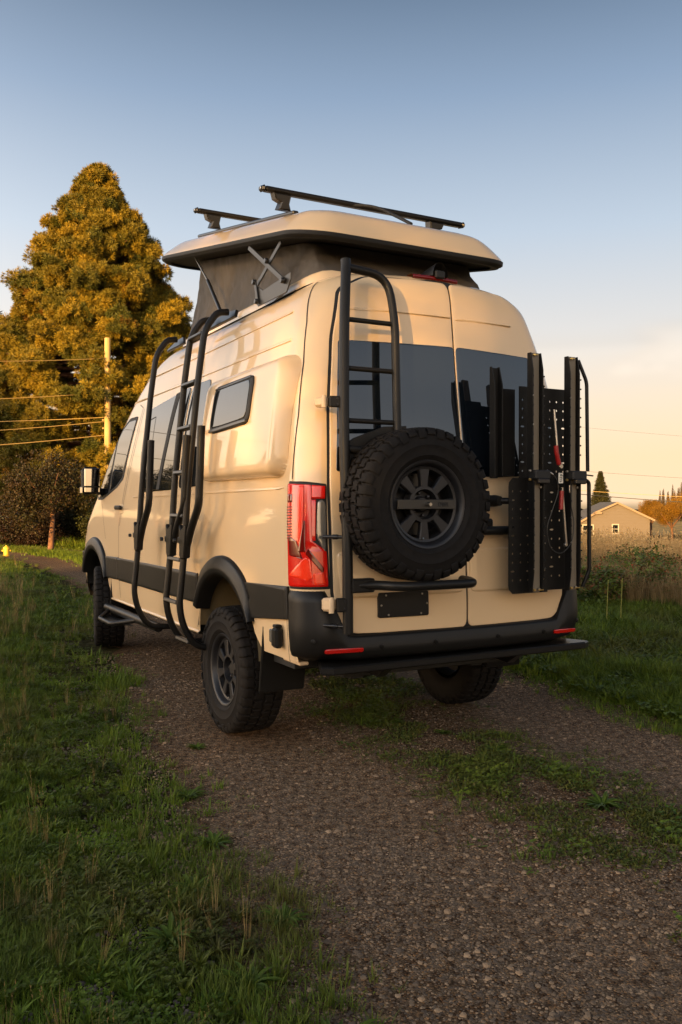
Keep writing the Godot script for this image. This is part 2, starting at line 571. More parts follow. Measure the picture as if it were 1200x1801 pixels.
func ground_cover() -> void:
	# blades
	var tufts := []
	for kind in 4:
		var g := G.new()
		g.tinted = true
		var r := RandomNumberGenerator.new()
		r.seed = 100 + kind
		var blades: int = [16, 16, 11, 13][kind]
		for i in blades:
			var az := r.randf() * TAU
			var rad := r.randf() * 0.055
			var len: float = ([0.10, 0.15, 0.55, 0.16][kind] as float) * r.randf_range(0.5, 1.15)
			var lean: float = ([0.6, 0.5, 0.22, 0.9][kind] as float) * r.randf_range(0.3, 1.2)
			var wide: float = ([0.0035, 0.004, 0.003, 0.011][kind] as float) * r.randf_range(0.7, 1.3)
			var d := Vector3(cos(az), 0, sin(az))
			var s := Vector3(-sin(az), 0, cos(az)).rotated(Vector3.UP, r.randf_range(-0.7, 0.7))
			var p := d * rad
			var prev_l := p - s * wide
			var prev_r := p + s * wide
			var tone := r.randf_range(0.75, 1.25)
			g.col = Color(tone, tone, tone * 0.9)
			var segs := 3
			for k in segs:
				var t := (k + 1.0) / segs
				var q := p + d * (lean * len * t * t) + Vector3.UP * len * (t - 0.35 * lean * t * t)
				var wk := wide * (1.0 - t) * (1.6 if kind == 3 and k == 0 else 1.0)
				if k < segs - 1:
					g.quad(prev_l, prev_r, q + s * wk, q - s * wk)
				else:
					g.tri(prev_l, prev_r, q)
				prev_l = q - s * wk
				prev_r = q + s * wk
			if kind == 2 and i % 3 == 0:
				# a seed head
				for k in 4:
					var q := p + d * lean * len + Vector3.UP * len * (1.0 - 0.35 * lean) - Vector3.UP * k * 0.022
					g.tri(q, q + Vector3(0.006, 0.028, 0.004).rotated(Vector3.UP, k * 2.0), q + Vector3(-0.004, 0.02, 0.005).rotated(Vector3.UP, k * 2.0))
		tufts.append(g.mesh())
	var moss := G.new()
	moss.tinted = true
	var r2 := RandomNumberGenerator.new()
	r2.seed = 55
	for i in 16:
		var az := r2.randf() * TAU
		var p := Vector3(cos(az), 0, sin(az)) * r2.randf() * 0.06
		var tip := p + Vector3(r2.randf_range(-0.014, 0.014), r2.randf_range(0.004, 0.022), r2.randf_range(-0.014, 0.014))
		var sd := Vector3(r2.randf_range(-0.008, 0.008), 0.003, r2.randf_range(-0.008, 0.008))
		moss.col = Color.WHITE * r2.randf_range(0.7, 1.3)
		moss.quad(p, p + sd, tip, tip - sd)
	var clover := G.new()
	clover.tinted = true
	for i in 12:
		var az := r2.randf() * TAU
		var p := Vector3(cos(az) * r2.randf() * 0.09, r2.randf_range(0.015, 0.07), sin(az) * r2.randf() * 0.09)
		clover.col = Color.WHITE * r2.randf_range(0.7, 1.25)
		for k in 3:
			var d := Vector3(cos(az + k * 2.1), 0.15, sin(az + k * 2.1)) * 0.02
			var s := Vector3(-d.z, 0.006, d.x) * 0.7
			clover.quad(p, p + d * 0.6 + s, p + d * 1.3, p + d * 0.6 - s)
	var eye := Vector3(-3.05, 1.5, 4.2)
	var fw := Vector3(sin(deg_to_rad(28.4)), 0, -cos(deg_to_rad(28.4)))
	var rt := Vector3(cos(deg_to_rad(28.4)), 0, sin(deg_to_rad(28.4)))
	var sets := {"lawn": [[], []], "long": [[], []], "dry": [[], []], "broad": [[], []], "moss": [[], []], "clover": [[], []], "stones": [[], []], "dry_field": [[], []]}
	var add := func(kind: String, u: float, v: float, s: float, c: Color, up := 1.0, lift := 0.0) -> void:
		var b := Basis(Vector3.UP, rng.randf() * TAU).scaled(Vector3(s, s * up * (1.0 if s < 1.3 else 0.62), s))
		b = Basis(Vector3(rng.randf_range(-1, 1), 0, rng.randf_range(-1, 1)).normalized(), rng.randf_range(0, 0.2)) * b
		sets[kind][0].append(Transform3D(b, W(u, v, gh(u, v) + lift)))
		sets[kind][1].append(c)
	# sample inside the wedge of land one can see (with a wide margin); density falls with distance
	for ring in [[1.6, 4.0, 60000], [4.0, 7.5, 70000], [7.5, 14.0, 60000], [14.0, 30.0, 70000], [30.0, 60.0, 26000]]:
		for i in int(ring[2]):
			var z := sqrt(rng.randf() * (ring[1] * ring[1] - ring[0] * ring[0]) + ring[0] * ring[0])
			var x := rng.randf_range(-0.56, 0.56) * z
			var p := eye + fw * z + rt * x
			var u := p.x
			var v := -p.z
			var o := u - road_mid(v)
			var n1 := nz.get_noise_2d(u * 3.0, v * 3.0)
			var n2 := nz.get_noise_2d(u * 11.0 + 50, v * 11.0)
			var n3 := nz.get_noise_2d(u * 0.9 + 90, v * 0.9)
			var edge := 1.72 + 0.28 * n1 + 0.2 * n2 + (0.24 + 0.2 * smoothstep(0.5, -2.5, v) if o < 0 else 0.14)
			var far := clampf(z / 9.0, 0.75, 3.4)
			if z < 7.5 and o < -edge and rng.randf() < 0.30:
				continue
			var green := Color(0.055, 0.10, 0.010).lerp(Color(0.135, 0.18, 0.018), rng.randf()).lerp(Color(0.12, 0.10, 0.03), clampf(0.0 + 0.9 * nz.get_noise_2d(u * 2.2 + 30, v * 2.2) + (rng.randf() - 0.5) * 0.5, 0.0, 0.85))
			var under := smoothstep(0.2, -0.3, v) + (0.0 if absf(u) > 1.1 or v < -0.2 or v > 5.6 else -1.0)
			if v > 0.4 and v < 5.7 and absf(u) < 1.15 and (u < -0.55 and (absf(v - 1.2) < 0.5 or absf(v - 4.9) < 0.5)):
				continue
			if absf(o) < edge:
				# on the track
				var mid := exp(-pow((o - 0.05) / 0.34, 2.0)) * (0.26 + 1.0 * n1 + 0.7 * n2)
				if v > 8.0:
					mid = exp(-pow(o / 0.38, 2.0)) * 1.5
				var near_edge := smoothstep(edge - 0.55, edge, absf(o)) * (0.5 + 0.8 * n2)
				if rng.randf() < mid * 1.3:
					if v > 6.0:
						add.call("lawn", u, v, far * rng.randf_range(0.5, 1.0), green)
					elif rng.randf() < 0.82:
						add.call("moss", u, v, rng.randf_range(0.7, 1.4) * (1.0 if z < 7 else 1.6), Color(0.085, 0.08, 0.014).lerp(Color(0.05, 0.075, 0.014), rng.randf()))
					elif n1 > 0.0:
						add.call("lawn" if rng.randf() < 0.5 else "clover", u, v, rng.randf_range(0.3, 0.75), green)
				elif rng.randf() < near_edge * 0.6:
					add.call("moss" if rng.randf() < 0.6 else "lawn", u, v, rng.randf_range(0.35, 0.8) * (1.0 if z < 7 else 1.5), green)
				if z < 14.0 and rng.randf() < 0.9 - mid:
					var sz := rng.randf_range(0.14, 0.42) * (1.0 + 1.5 * pow(rng.randf(), 20.0)) * (1.0 if z < 7 else 1.5)
					var tone := rng.randf()
					var sc := Color(0.09, 0.066, 0.048).lerp(Color(0.34, 0.23, 0.14), tone * tone * tone)
					if rng.randf() < 0.06:
						sc = Color(0.30, 0.20, 0.12)
					add.call("stones", u, v, sz, sc, 0.7, 0.002)
			elif o < 0:
				# left verge: worn and short beside the gravel, ranker away from it
				var d := -o - edge
				var tall := lerpf(0.42, 1.0, smoothstep(0.0, 0.9, d)) * (0.7 + 0.75 * clampf(n1 + 0.3, 0.0, 1.0))
				green = green * (0.95 + 0.75 * n2)
				var bare := 0.55 * smoothstep(0.6, 0.0, d) + 0.45 * smoothstep(0.15, 0.5, n2) * smoothstep(1.5, 0.2, d)
				if rng.randf() < bare:
					if rng.randf() < 0.45 and z < 12.0:
						add.call("stones", u, v, rng.randf_range(0.2, 0.6), Color(0.08, 0.065, 0.055).lerp(Color(0.17, 0.13, 0.1), rng.randf()), 0.7)
					elif rng.randf() < 0.5:
						add.call("moss", u, v, rng.randf_range(0.6, 1.2) * far, green)
					continue
				var dryness := smoothstep(0.5, 1.6, d) * smoothstep(-0.25, 0.35, n3 + 0.6 * n1)
				var pick := rng.randf()
				if pick < 0.008 + 0.13 * dryness:
					add.call("dry", u, v, rng.randf_range(0.2, 0.62) * minf(far, 1.3), Color(0.17, 0.115, 0.045).lerp(Color(0.26, 0.19, 0.08), rng.randf()))
				elif n2 > 0.22 and d < 2.5 and rng.randf() < 0.55:
					pass
				elif pick < 0.50:
					var c := green.lerp(Color(0.12, 0.10, 0.03), dryness * rng.randf() * 0.8)
					add.call("long", u, v, rng.randf_range(0.45, 0.9) * far * tall, c, 0.75)
				elif pick < 0.88:
					add.call("lawn", u, v, rng.randf_range(0.6, 1.2) * far * tall, green * 1.15)
				elif pick < 0.95:
					add.call("broad", u, v, rng.randf_range(0.3, 0.75) * minf(far, 1.6), green * 0.9)
				else:
					add.call("clover", u, v, rng.randf_range(0.45, 0.8) * minf(far, 2.0), green * 0.8)
			else:
				# right verge: lush grass, then brambles, then tall dry grass
				var d := o - edge
				var band := d + 1.2 * n3
				if band < 3.4 or v > 14.0 and band < 5.5:
					var pick := rng.randf()
					if pick < 0.5:
						add.call("long", u, v, rng.randf_range(0.6, 1.25) * far * (0.65 + 1.1 * maxf(0.0, n1 + 0.25)), green * (1.05 + 0.8 * n2), 0.9)
					elif pick < 0.72:
						add.call("lawn", u, v, rng.randf_range(0.7, 1.3) * far, green * 1.1)
					elif pick < 0.92:
						add.call("broad", u, v, rng.randf_range(0.6, 1.35) * minf(far, 1.6), green)
					else:
						add.call("clover", u, v, rng.randf_range(0.8, 1.6) * minf(far, 2.0), green * 0.85)
				elif band < 6.5:
					if rng.randf() < 0.55:
						add.call("long", u, v, rng.randf_range(0.7, 1.4) * far, green * 0.85)
					elif rng.randf() < 0.5:
						add.call("dry", u, v, rng.randf_range(0.6, 1.05), Color(0.16, 0.10, 0.045).lerp(Color(0.28, 0.19, 0.09), rng.randf()))
				elif z < 60.0:
					var s := rng.randf_range(0.75, 1.25) * (1.5 if rng.randf() < 0.04 else 1.0)
					add.call("dry_field", u, v, s * 1.5, Color(0.34, 0.20, 0.08).lerp(Color(0.60, 0.38, 0.16), rng.randf()))
	tag(many("grass", tufts[0], "leaf", sets.lawn[0], sets.lawn[1]), "short green grass along the gravel track", "grass")
	tag(many("long_grass", tufts[1], "leaf", sets.long[0], sets.long[1]), "longer green grass on both verges of the track", "grass")
	tag(many("dry_grass", tufts[2], "leaf", sets.dry[0], sets.dry[1]), "dry straw stalks standing in the green verge", "dry grass")
	tag(many("broad_weeds", tufts[3], "leaf", sets.broad[0], sets.broad[1]), "low broad bladed weeds scattered in the grass", "weeds")
	tag(many("moss", moss, "leaf", sets.moss[0], sets.moss[1]), "olive moss along the middle of the track", "moss")
	tag(many("clover", clover, "leaf", sets.clover[0], sets.clover[1]), "small round clover leaves in the verges", "clover")
	tag(many("tall_dry_grass", tufts[2], "leaf", sets.dry_field[0], sets.dry_field[1]), "tall straw coloured grass in front of the house", "dry grass")
	var rock := G.new()
	var r3 := RandomNumberGenerator.new()
	r3.seed = 5
	var rr := []
	for i in 5:
		var row := PackedVector3Array()
		for j in 7:
			var a := PI * i / 4.0
			var b := TAU * j / 7.0
			row.append(Vector3(sin(a) * cos(b), cos(a), sin(a) * sin(b)) * 0.016 * (r3.randf_range(0.75, 1.2) if i > 0 and i < 4 else 1.0))
		rr.append(row)
	for i in 4:
		for j in 7:
			rock.quad(rr[i][j], rr[i][(j + 1) % 7], rr[i + 1][(j + 1) % 7], rr[i + 1][j], Vector3.ZERO)
	tag(many("gravel", rock, "stone", sets.stones[0], sets.stones[1]), "loose grey and tan pebbles on the track", "gravel")


# ---------------------------------------------------------------- van surface
const HS := [0.50, 0.62, 0.75, 0.9, 1.1, 1.3, 1.6, 1.9, 2.2, 2.47, 2.65, 2.75, 2.82, 2.87, 2.905, 2.925, 2.932]
const HALF := [0.965, 0.985, 0.998, 1.005, 1.012, 1.012, 1.0, 0.975, 0.935, 0.88, 0.83, 0.785, 0.725, 0.63, 0.49, 0.30, 0.02]
const BACK := [0.02, 0.0, -0.03, -0.03, -0.02, -0.01, 0.01, 0.045, 0.085, 0.115, 0.135, 0.15, 0.175, 0.225, 0.33, 0.6, 1.1]
const NOSE := [5.95, 6.02, 6.05, 6.06, 6.0, 5.86, 5.42, 5.06, 4.70, 4.36, 4.08, 3.90, 3.72, 3.5, 3.2, 2.8, 2.2]
const CORNER := [0.13, 0.14, 0.14, 0.14, 0.14, 0.14, 0.145, 0.155, 0.175, 0.21, 0.25, 0.28, 0.30, 0.30, 0.26, 0.15, 0.01]


func t_of(key: String, h: float) -> float:
	var T: PackedFloat32Array = tb[key]
	var x := clampf((h - 0.5) / 2.432 * (T.size() - 1), 0.0, T.size() - 1.001)
	var i := int(x)
	return lerpf(T[i], T[i + 1], x - i)


func make_tables() -> void:
	for k in [["w", HALF], ["b", BACK], ["n", NOSE], ["c", CORNER]]:
		var T := PackedFloat32Array()
		for i in 600:
			T.append(interp(HS, k[1], 0.5 + 2.432 * i / 599.0))
		tb[k[0]] = T


func crown(h: float) -> float:
	return 0.045


# left side: v along the van, h up
func S(v: float, h: float) -> Vector3:
	var w := t_of("w", h)
	var b := t_of("b", h)
	var c := minf(t_of("c", h), w * 0.95)
	var vc := b + crown(h) + c
	if v < vc:
		var s := clampf((vc - v) / c, 0.0, 1.0)
		return W(-(w - c + c * sqrt(maxf(0.0, 1.0 - s * s))), v, h)
	var n := t_of("n", h)
	var a := minf(0.75, (n - b) * 0.3)
	if v > n - a:
		var s := clampf((v - (n - a)) / a, 0.0, 1.0)
		return W(-w * pow(maxf(0.0, 1.0 - pow(s, 2.6)), 1.0 / 2.2), v, h)
	return W(-w, v, h)


# rear face
func R(u: float, h: float) -> Vector3:
	var w := t_of("w", h)
	var c := minf(t_of("c", h), w * 0.95)
	var b := t_of("b", h)
	var au := absf(u)
	var e := w - c
	if au <= e:
		return W(u, b + crown(h) * pow(au / maxf(e, 0.01), 2.0), h)
	var s := clampf((au - e) / c, 0.0, 1.0)
	return W(u, b + crown(h) + c * (1.0 - sqrt(maxf(0.0, 1.0 - s * s))), h)


# round the rear corner: s = 0 on the side, 1 on the rear face; side = -1 left, 1 right
func K(s: float, h: float, side: float) -> Vector3:
	var w := t_of("w", h)
	var c := minf(t_of("c", h), w * 0.95)
	var b := t_of("b", h) + crown(h)
	if s < 0.0:
		return W(side * w, b + c - s * c * 1.57, h)
	if s > 1.0:
		var u := maxf(0.0, w - c - (s - 1.0) * c * 1.57)
		return W(side * u, t_of("b", h) + crown(h) * pow(u / maxf(w - c, 0.01), 2.0), h)
	var a := s * PI / 2
	return W(side * (w - c + c * cos(a)), b + c - c * sin(a), h)


func KL(s: float, h: float) -> Vector3:
	return K(s, h, -1.0)


func KR(s: float, h: float) -> Vector3:
	return K(s, h, 1.0)


func SR(v: float, h: float) -> Vector3:
	var p := S(v, h)
	return Vector3(-p.x, p.y, p.z)


func normal_of(F: Callable, a: float, b: float) -> Vector3:
	var e := 0.004
	var da: Vector3 = F.call(a + e, b) - F.call(a - e, b)
	var db: Vector3 = F.call(a, b + e) - F.call(a, b - e)
	var n := da.cross(db).normalized()
	var p: Vector3 = F.call(a, b)
	if n.dot(p - Vector3(0, 1.5, clampf(p.z, -4.5, -1.2))) < 0.0:
		n = -n
	return n


func span(poly: PackedVector2Array, y: float) -> Vector2:
	var lo := INF
	var hi := -INF
	var n := poly.size()
	for i in n:
		var a := poly[i]
		var b := poly[(i + 1) % n]
		if (a.y - y) * (b.y - y) <= 0.0:
			if absf(a.y - b.y) < 1e-7:
				lo = minf(lo, minf(a.x, b.x))
				hi = maxf(hi, maxf(a.x, b.x))
			else:
				var x := lerpf(a.x, b.x, (y - a.y) / (b.y - a.y))
				lo = minf(lo, x)
				hi = maxf(hi, x)
	return Vector2(lo, hi)


func rounded(poly: Array, r: float, n := 5) -> PackedVector2Array:
	var out := PackedVector2Array()
	var m := poly.size()
	for i in m:
		var p: Vector2 = poly[i]
		var a: Vector2 = poly[(i - 1 + m) % m]
		var b: Vector2 = poly[(i + 1) % m]
		var k := minf(r, minf(p.distance_to(a), p.distance_to(b)) * 0.45)
		var p0 := p + (a - p).normalized() * k
		var p1 := p + (b - p).normalized() * k
		for j in n + 1:
			var t := float(j) / n
			out.append(p0.lerp(p, t).lerp(p.lerp(p1, t), t))
	return out


# a sheet that follows a surface: outline in surface coordinates (each height crossed once), standing off it, with a rounded rim
func panel(g: G, poly: PackedVector2Array, F: Callable, off: float, bev := 0.004, nc := 10, nr := 14, under := -0.004) -> void:
	var y0 := INF
	var y1 := -INF
	for p in poly:
		y0 = minf(y0, p.y)
		y1 = maxf(y1, p.y)
	var ys := [y0 + 0.0002, y0 + bev]
	var inset := [1.0, 0.0]
	for p in poly:
		if p.y > y0 + bev * 1.3 and p.y < y1 - bev * 1.3:
			ys.append(p.y)
	for i in nr - 1:
		ys.append(lerpf(y0, y1, (i + 1.0) / nr))
	ys.append_array([y1 - bev, y1 - 0.0002])
	ys.sort()
	var yy := []
	for y in ys:
		if yy.is_empty() or y - yy[-1] > 0.0007:
			yy.append(y)
	var rows := []
	var base := []
	for i in yy.size():
		var y: float = yy[i]
		var x := span(poly, y)
		var row := PackedVector3Array()
		var low := PackedVector3Array()
		for j in nc + 3:
			var a: float
			var rim := i == 0 or i == yy.size() - 1 or j == 0 or j == nc + 2
			if j == 0:
				a = x.x
			elif j == nc + 2:
				a = x.y
			else:
				a = lerpf(x.x + minf(bev, (x.y - x.x) * 0.2), x.y - minf(bev, (x.y - x.x) * 0.2), (j - 1.0) / nc)
			var n := normal_of(F, a, y)
			var p: Vector3 = F.call(a, y)
			row.append(p + n * (off - (bev * 0.8 if rim else 0.0)))
			low.append(p + n * under)
		rows.append(row)
		base.append(low)
	var mid: Vector3 = rows[rows.size() / 2][(nc + 3) / 2]
	var nm: Vector3 = normal_of(F, (span(poly, (y0 + y1) / 2).x + span(poly, (y0 + y1) / 2).y) / 2, (y0 + y1) / 2)
	g.grid(rows, mid - nm * 3.0)
	var m := rows.size() - 1
	var k := nc + 2
	for i in m:
		g.quad(rows[i][0], rows[i + 1][0], base[i + 1][0], base[i][0], mid)
		g.quad(rows[i][k], rows[i + 1][k], base[i + 1][k], base[i][k], mid)
	for j in k:
		g.quad(rows[0][j], rows[0][j + 1], base[0][j + 1], base[0][j], mid)
		g.quad(rows[m][j], rows[m][j + 1], base[m][j + 1], base[m][j], mid)


func part_panel(called: String, poly: PackedVector2Array, F: Callable, off: float, m: String, parent: Node = null, bev := 0.004, nc := 10, nr := 14) -> MeshInstance3D:
	var g := G.new()
	panel(g, poly, F, off, bev, nc, nr)
	return obj(called, g, m, parent if parent else van)


# a line of rubber or shadow gap along a surface: a thin strip along the points
func seam(g: G, pts: Array, F: Callable, width := 0.006, off := 0.0015) -> void:
	var rows := []
	var fine := []
	for i in pts.size() - 1:
		for k in 8:
			fine.append(pts[i].lerp(pts[i + 1], k / 8.0))
	fine.append(pts[-1])
	for i in fine.size():
		var d: Vector2 = (fine[mini(i + 1, fine.size() - 1)] - fine[maxi(i - 1, 0)]).normalized().orthogonal() * width / 2
		var n := normal_of(F, fine[i].x, fine[i].y)
		var a: Vector3 = F.call(fine[i].x - d.x, fine[i].y - d.y)
		var b: Vector3 = F.call(fine[i].x + d.x, fine[i].y + d.y)
		rows.append(PackedVector3Array([a + n * off, b + n * off]))
	g.grid(rows, Vector3(0, 1.5, -2.5))


func fillet(pts: Array, r: float, n := 6) -> PackedVector3Array:
	var out := PackedVector3Array([pts[0]])
	for i in range(1, pts.size() - 1):
		var p: Vector3 = pts[i]
		var a: Vector3 = pts[i - 1]
		var b: Vector3 = pts[i + 1]
		var k := minf(r, minf(p.distance_to(a), p.distance_to(b)) * 0.48)
		var p0 := p + (a - p).normalized() * k
		var p1 := p + (b - p).normalized() * k
		for j in n + 1:
			var t := float(j) / n
			out.append(p0.lerp(p, t).lerp(p.lerp(p1, t), t))
	out.append(pts[-1])
	return out


func pipe(called: String, pts: Array, r: float, m: String, parent: Node, bend := 0.08, sides := 12) -> MeshInstance3D:
	var g := G.new()
	g.tube(fillet(pts, bend), r, sides)
	return obj(called, g, m, parent)


func block(called: String, c: Vector3, s: Vector3, m: String, parent: Node, b := Basis(), bev := 0.004) -> MeshInstance3D:
	var g := G.new()
	g.box(c, s, b, bev)
	return obj(called, g, m, parent)


func knob(called: String, c: Vector3, axis: Vector3, r: float, t: float, m: String, parent: Node, sides := 12) -> MeshInstance3D:
	var g := G.new()
	var y := axis.normalized()
	var x := y.cross(Vector3.UP if absf(y.y) < 0.9 else Vector3.RIGHT).normalized()
	g.lathe([Vector2(0.0001, 0), Vector2(r, 0), Vector2(r, t * 0.75), Vector2(r * 0.8, t), Vector2(0.0001, t)], Transform3D(Basis(x, y, x.cross(y)), c), sides)
	return obj(called, g, m, parent)


const ARCH_R := 0.545
const REAR_AXLE := 1.20
const FRONT_AXLE := 4.885


func arch(v: float) -> float:
	for c in [REAR_AXLE, FRONT_AXLE]:
		var d: float = absf(v - c)
		if d < ARCH_R:
			return 0.50 + sqrt(ARCH_R * ARCH_R - d * d)
	return 0.0


# behind the rear wheel the opening's edge runs straight down and back
func opening(v: float) -> float:
	var low := arch(v)
	if v > 0.55 and v < 0.80:
		low = maxf(low, 0.594 + (v - 0.57) * 0.96)
	return low


func body() -> void:
	# upper shell: the whole outline from above the wheel arches to the roof
	var g := G.new()
	var hs := [1.16, 1.3, 1.45, 1.6, 1.75, 1.9, 2.05, 2.2, 2.33, 2.43, 2.5, 2.57, 2.63, 2.69, 2.74, 2.78, 2.81, 2.835, 2.86, 2.88, 2.895, 2.908, 2.918, 2.926, 2.931]
	var rows := []
	for h in hs:
		rows.append(outline(h))
	g.grid(rows, Vector3(0, 1.5, -3), true)
	var lid: PackedVector3Array = rows[-1]
	var n := lid.size()
	for i in n / 2 - 1:
		g.quad(lid[i], lid[i + 1], lid[n - 2 - i], lid[n - 1 - i], Vector3(0, 0, -3))
	obj("body_shell", g, "paint", van)
	# lower side panels, open over the wheels
	for side in [-1, 1]:
		var q := G.new()
		var vs := []
		var v := 0.13
		while v < 5.9:
			vs.append(v)
			v += 0.12
		for c in [REAR_AXLE, FRONT_AXLE]:
			for k in 25:
				vs.append(c - ARCH_R * cos(PI * k / 24.0) + (-0.0005 if k == 0 else 0.0005 if k == 24 else 0.0))
		for k in 8:
			vs.append(0.57 + k * 0.012)
		vs.sort()
		var cols := []
		for x in vs:
			var low := maxf(0.625 if x < 1.2 else 0.595, opening(x))
			var row := PackedVector3Array()
			for k in 9:
				var h := lerpf(low, 1.16, k / 8.0)
				var p := S(x, h)
				row.append(Vector3(p.x * -side, p.y, p.z))
			cols.append(row)
		q.grid(cols, Vector3(0, 0.9, -3))
		# rolled sill
		var roll := []
		for x in vs:
			if arch(x) == 0.0 and x > 1.74 and x < 4.35:
				var p := S(x, 0.597)
				roll.append(PackedVector3Array([Vector3(-side * p.x, 0.597, p.z), Vector3(-side * (p.x - 0.012), 0.59, p.z), Vector3(-side * (p.x - 0.010), 0.575, p.z), Vector3(-side * (p.x + 0.06), 0.565, p.z)]))
		q.grid(roll, Vector3(0, 0.9, -3))
		obj("lower_panel", q, "paint", van)
	# the rear face under the doors, and the nose
	var f := G.new()
	var fr := []
	for k in 7:
		var h := lerpf(0.70, 1.16, k / 6.0)
		var row := PackedVector3Array()
		for j in 41:
			var s := lerpf(0.0, 2.0, j / 40.0)
			row.append(K(s, h, -1.0) if s < 1.0 else R(lerpf(-1, 1, s - 1.0) * (t_of("w", h) - t_of("c", h)), h))
		for j in 13:
			row.append(K(1.0 - j / 12.0, h, 1.0))
		fr.append(row)
	f.grid(fr, Vector3(0, 0.9, -3))
	obj("tail_panel", f, "paint", van)
	f = G.new()
	var nr := []
	for k in 9:
		var h := lerpf(0.5, 1.16, k / 8.0)
		var row := PackedVector3Array()
		for j in 25:
			var t := lerpf(-1, 1, j / 24.0)
			var nn := t_of("n", h)
			var v := nn - (nn - 5.45) * pow(absf(t), 2.2)
			var p := S(v, h)
			row.append(Vector3(-absf(p.x) if t < 0 else absf(p.x), p.y, p.z))
		nr.append(row)
	f.grid(nr, Vector3(0, 0.9, -3))
	obj("nose_panel", f, "paint", van)
	# chassis: floor pan, axle, differential, wheel wells
	var c := G.new()
	c.box(W(0, 3.0, 0.585), Vector3(1.84, 0.06, 5.4))
	c.box(W(0, 0.55, 0.52), Vector3(1.2, 0.09, 0.5))
	c.box(W(-0.45, 3.0, 0.50), Vector3(0.09, 0.12, 5.2))
	c.box(W(0.45, 3.0, 0.50), Vector3(0.09, 0.12, 5.2))
	c.box(W(0.1, 2.8, 0.46), Vector3(0.7, 0.16, 1.2))
	obj("chassis", c, "gap", van)
	var ax := G.new()
	ax.tube(PackedVector3Array([W(-0.8, REAR_AXLE, 0.415), W(0.8, REAR_AXLE, 0.415)]), 0.055, 12)
	ax.lathe([Vector2(0.001, -0.16), Vector2(0.11, -0.12), Vector2(0.15, 0), Vector2(0.11, 0.12), Vector2(0.001, 0.16)], Transform3D(Basis(), W(0.05, REAR_AXLE, 0.415)), 16)
	obj("rear_axle", ax, "black_metal", van)
	for side in [-1, 1]:
		for c2 in [REAR_AXLE, FRONT_AXLE]:
			var q := G.new()
			var rr := []
			for k in 25:
				var a := PI * lerpf(0.08, 0.97, k / 24.0)
				var row := PackedVector3Array()
				for x in [0.995, 0.9, 0.75, 0.6]:
					row.append(W(side * x, c2 + 0.56 * cos(a), 0.5 + 0.56 * sin(a)))
				rr.append(row)
			q.grid(rr, W(side * 0.8, c2, 4.0))
			q.quad(W(side * 0.6, c2 - 0.54, 0.64), W(side * 0.6, c2 + 0.54, 0.64), W(side * 0.6, c2 + 0.56, 1.08), W(side * 0.6, c2 - 0.56, 1.08), W(side * 0.5, c2, 0.6))
			q.box(W(side * 0.66, c2 + 0.22, 0.86), Vector3(0.02, 0.3, 0.03))
			q.box(W(side * 0.68, c2, 0.80), Vector3(0.05, 0.025, 0.8))
			obj("wheel_well", q, "well" if c2 == REAR_AXLE else "gap", van)


func outline(h: float) -> PackedVector3Array:
	var half := PackedVector3Array()
	var n := t_of("n", h)
	var b := t_of("b", h)
	var w := t_of("w", h)
	var c := minf(t_of("c", h), w * 0.95)
	var a := minf(0.75, (n - b) * 0.3)
	for j in 15:
		var t := j / 14.0
		half.append(S(n - a * pow(t, 1.7) if j > 0 else n - 0.0001, h))
	var v0 := n - a
	var v1 := b + crown(h) + c
	for j in range(1, 30):
		half.append(S(lerpf(v0, v1, j / 30.0), h))
	for j in 11:
		half.append(K(j / 10.0, h, -1.0))
	for j in range(1, 13):
		half.append(R(-(w - c) * (1.0 - j / 12.0), h))
	var all := PackedVector3Array(half)
	for i in range(half.size() - 2, -1, -1):
		all.append(Vector3(-half[i].x, half[i].y, half[i].z))
	return all


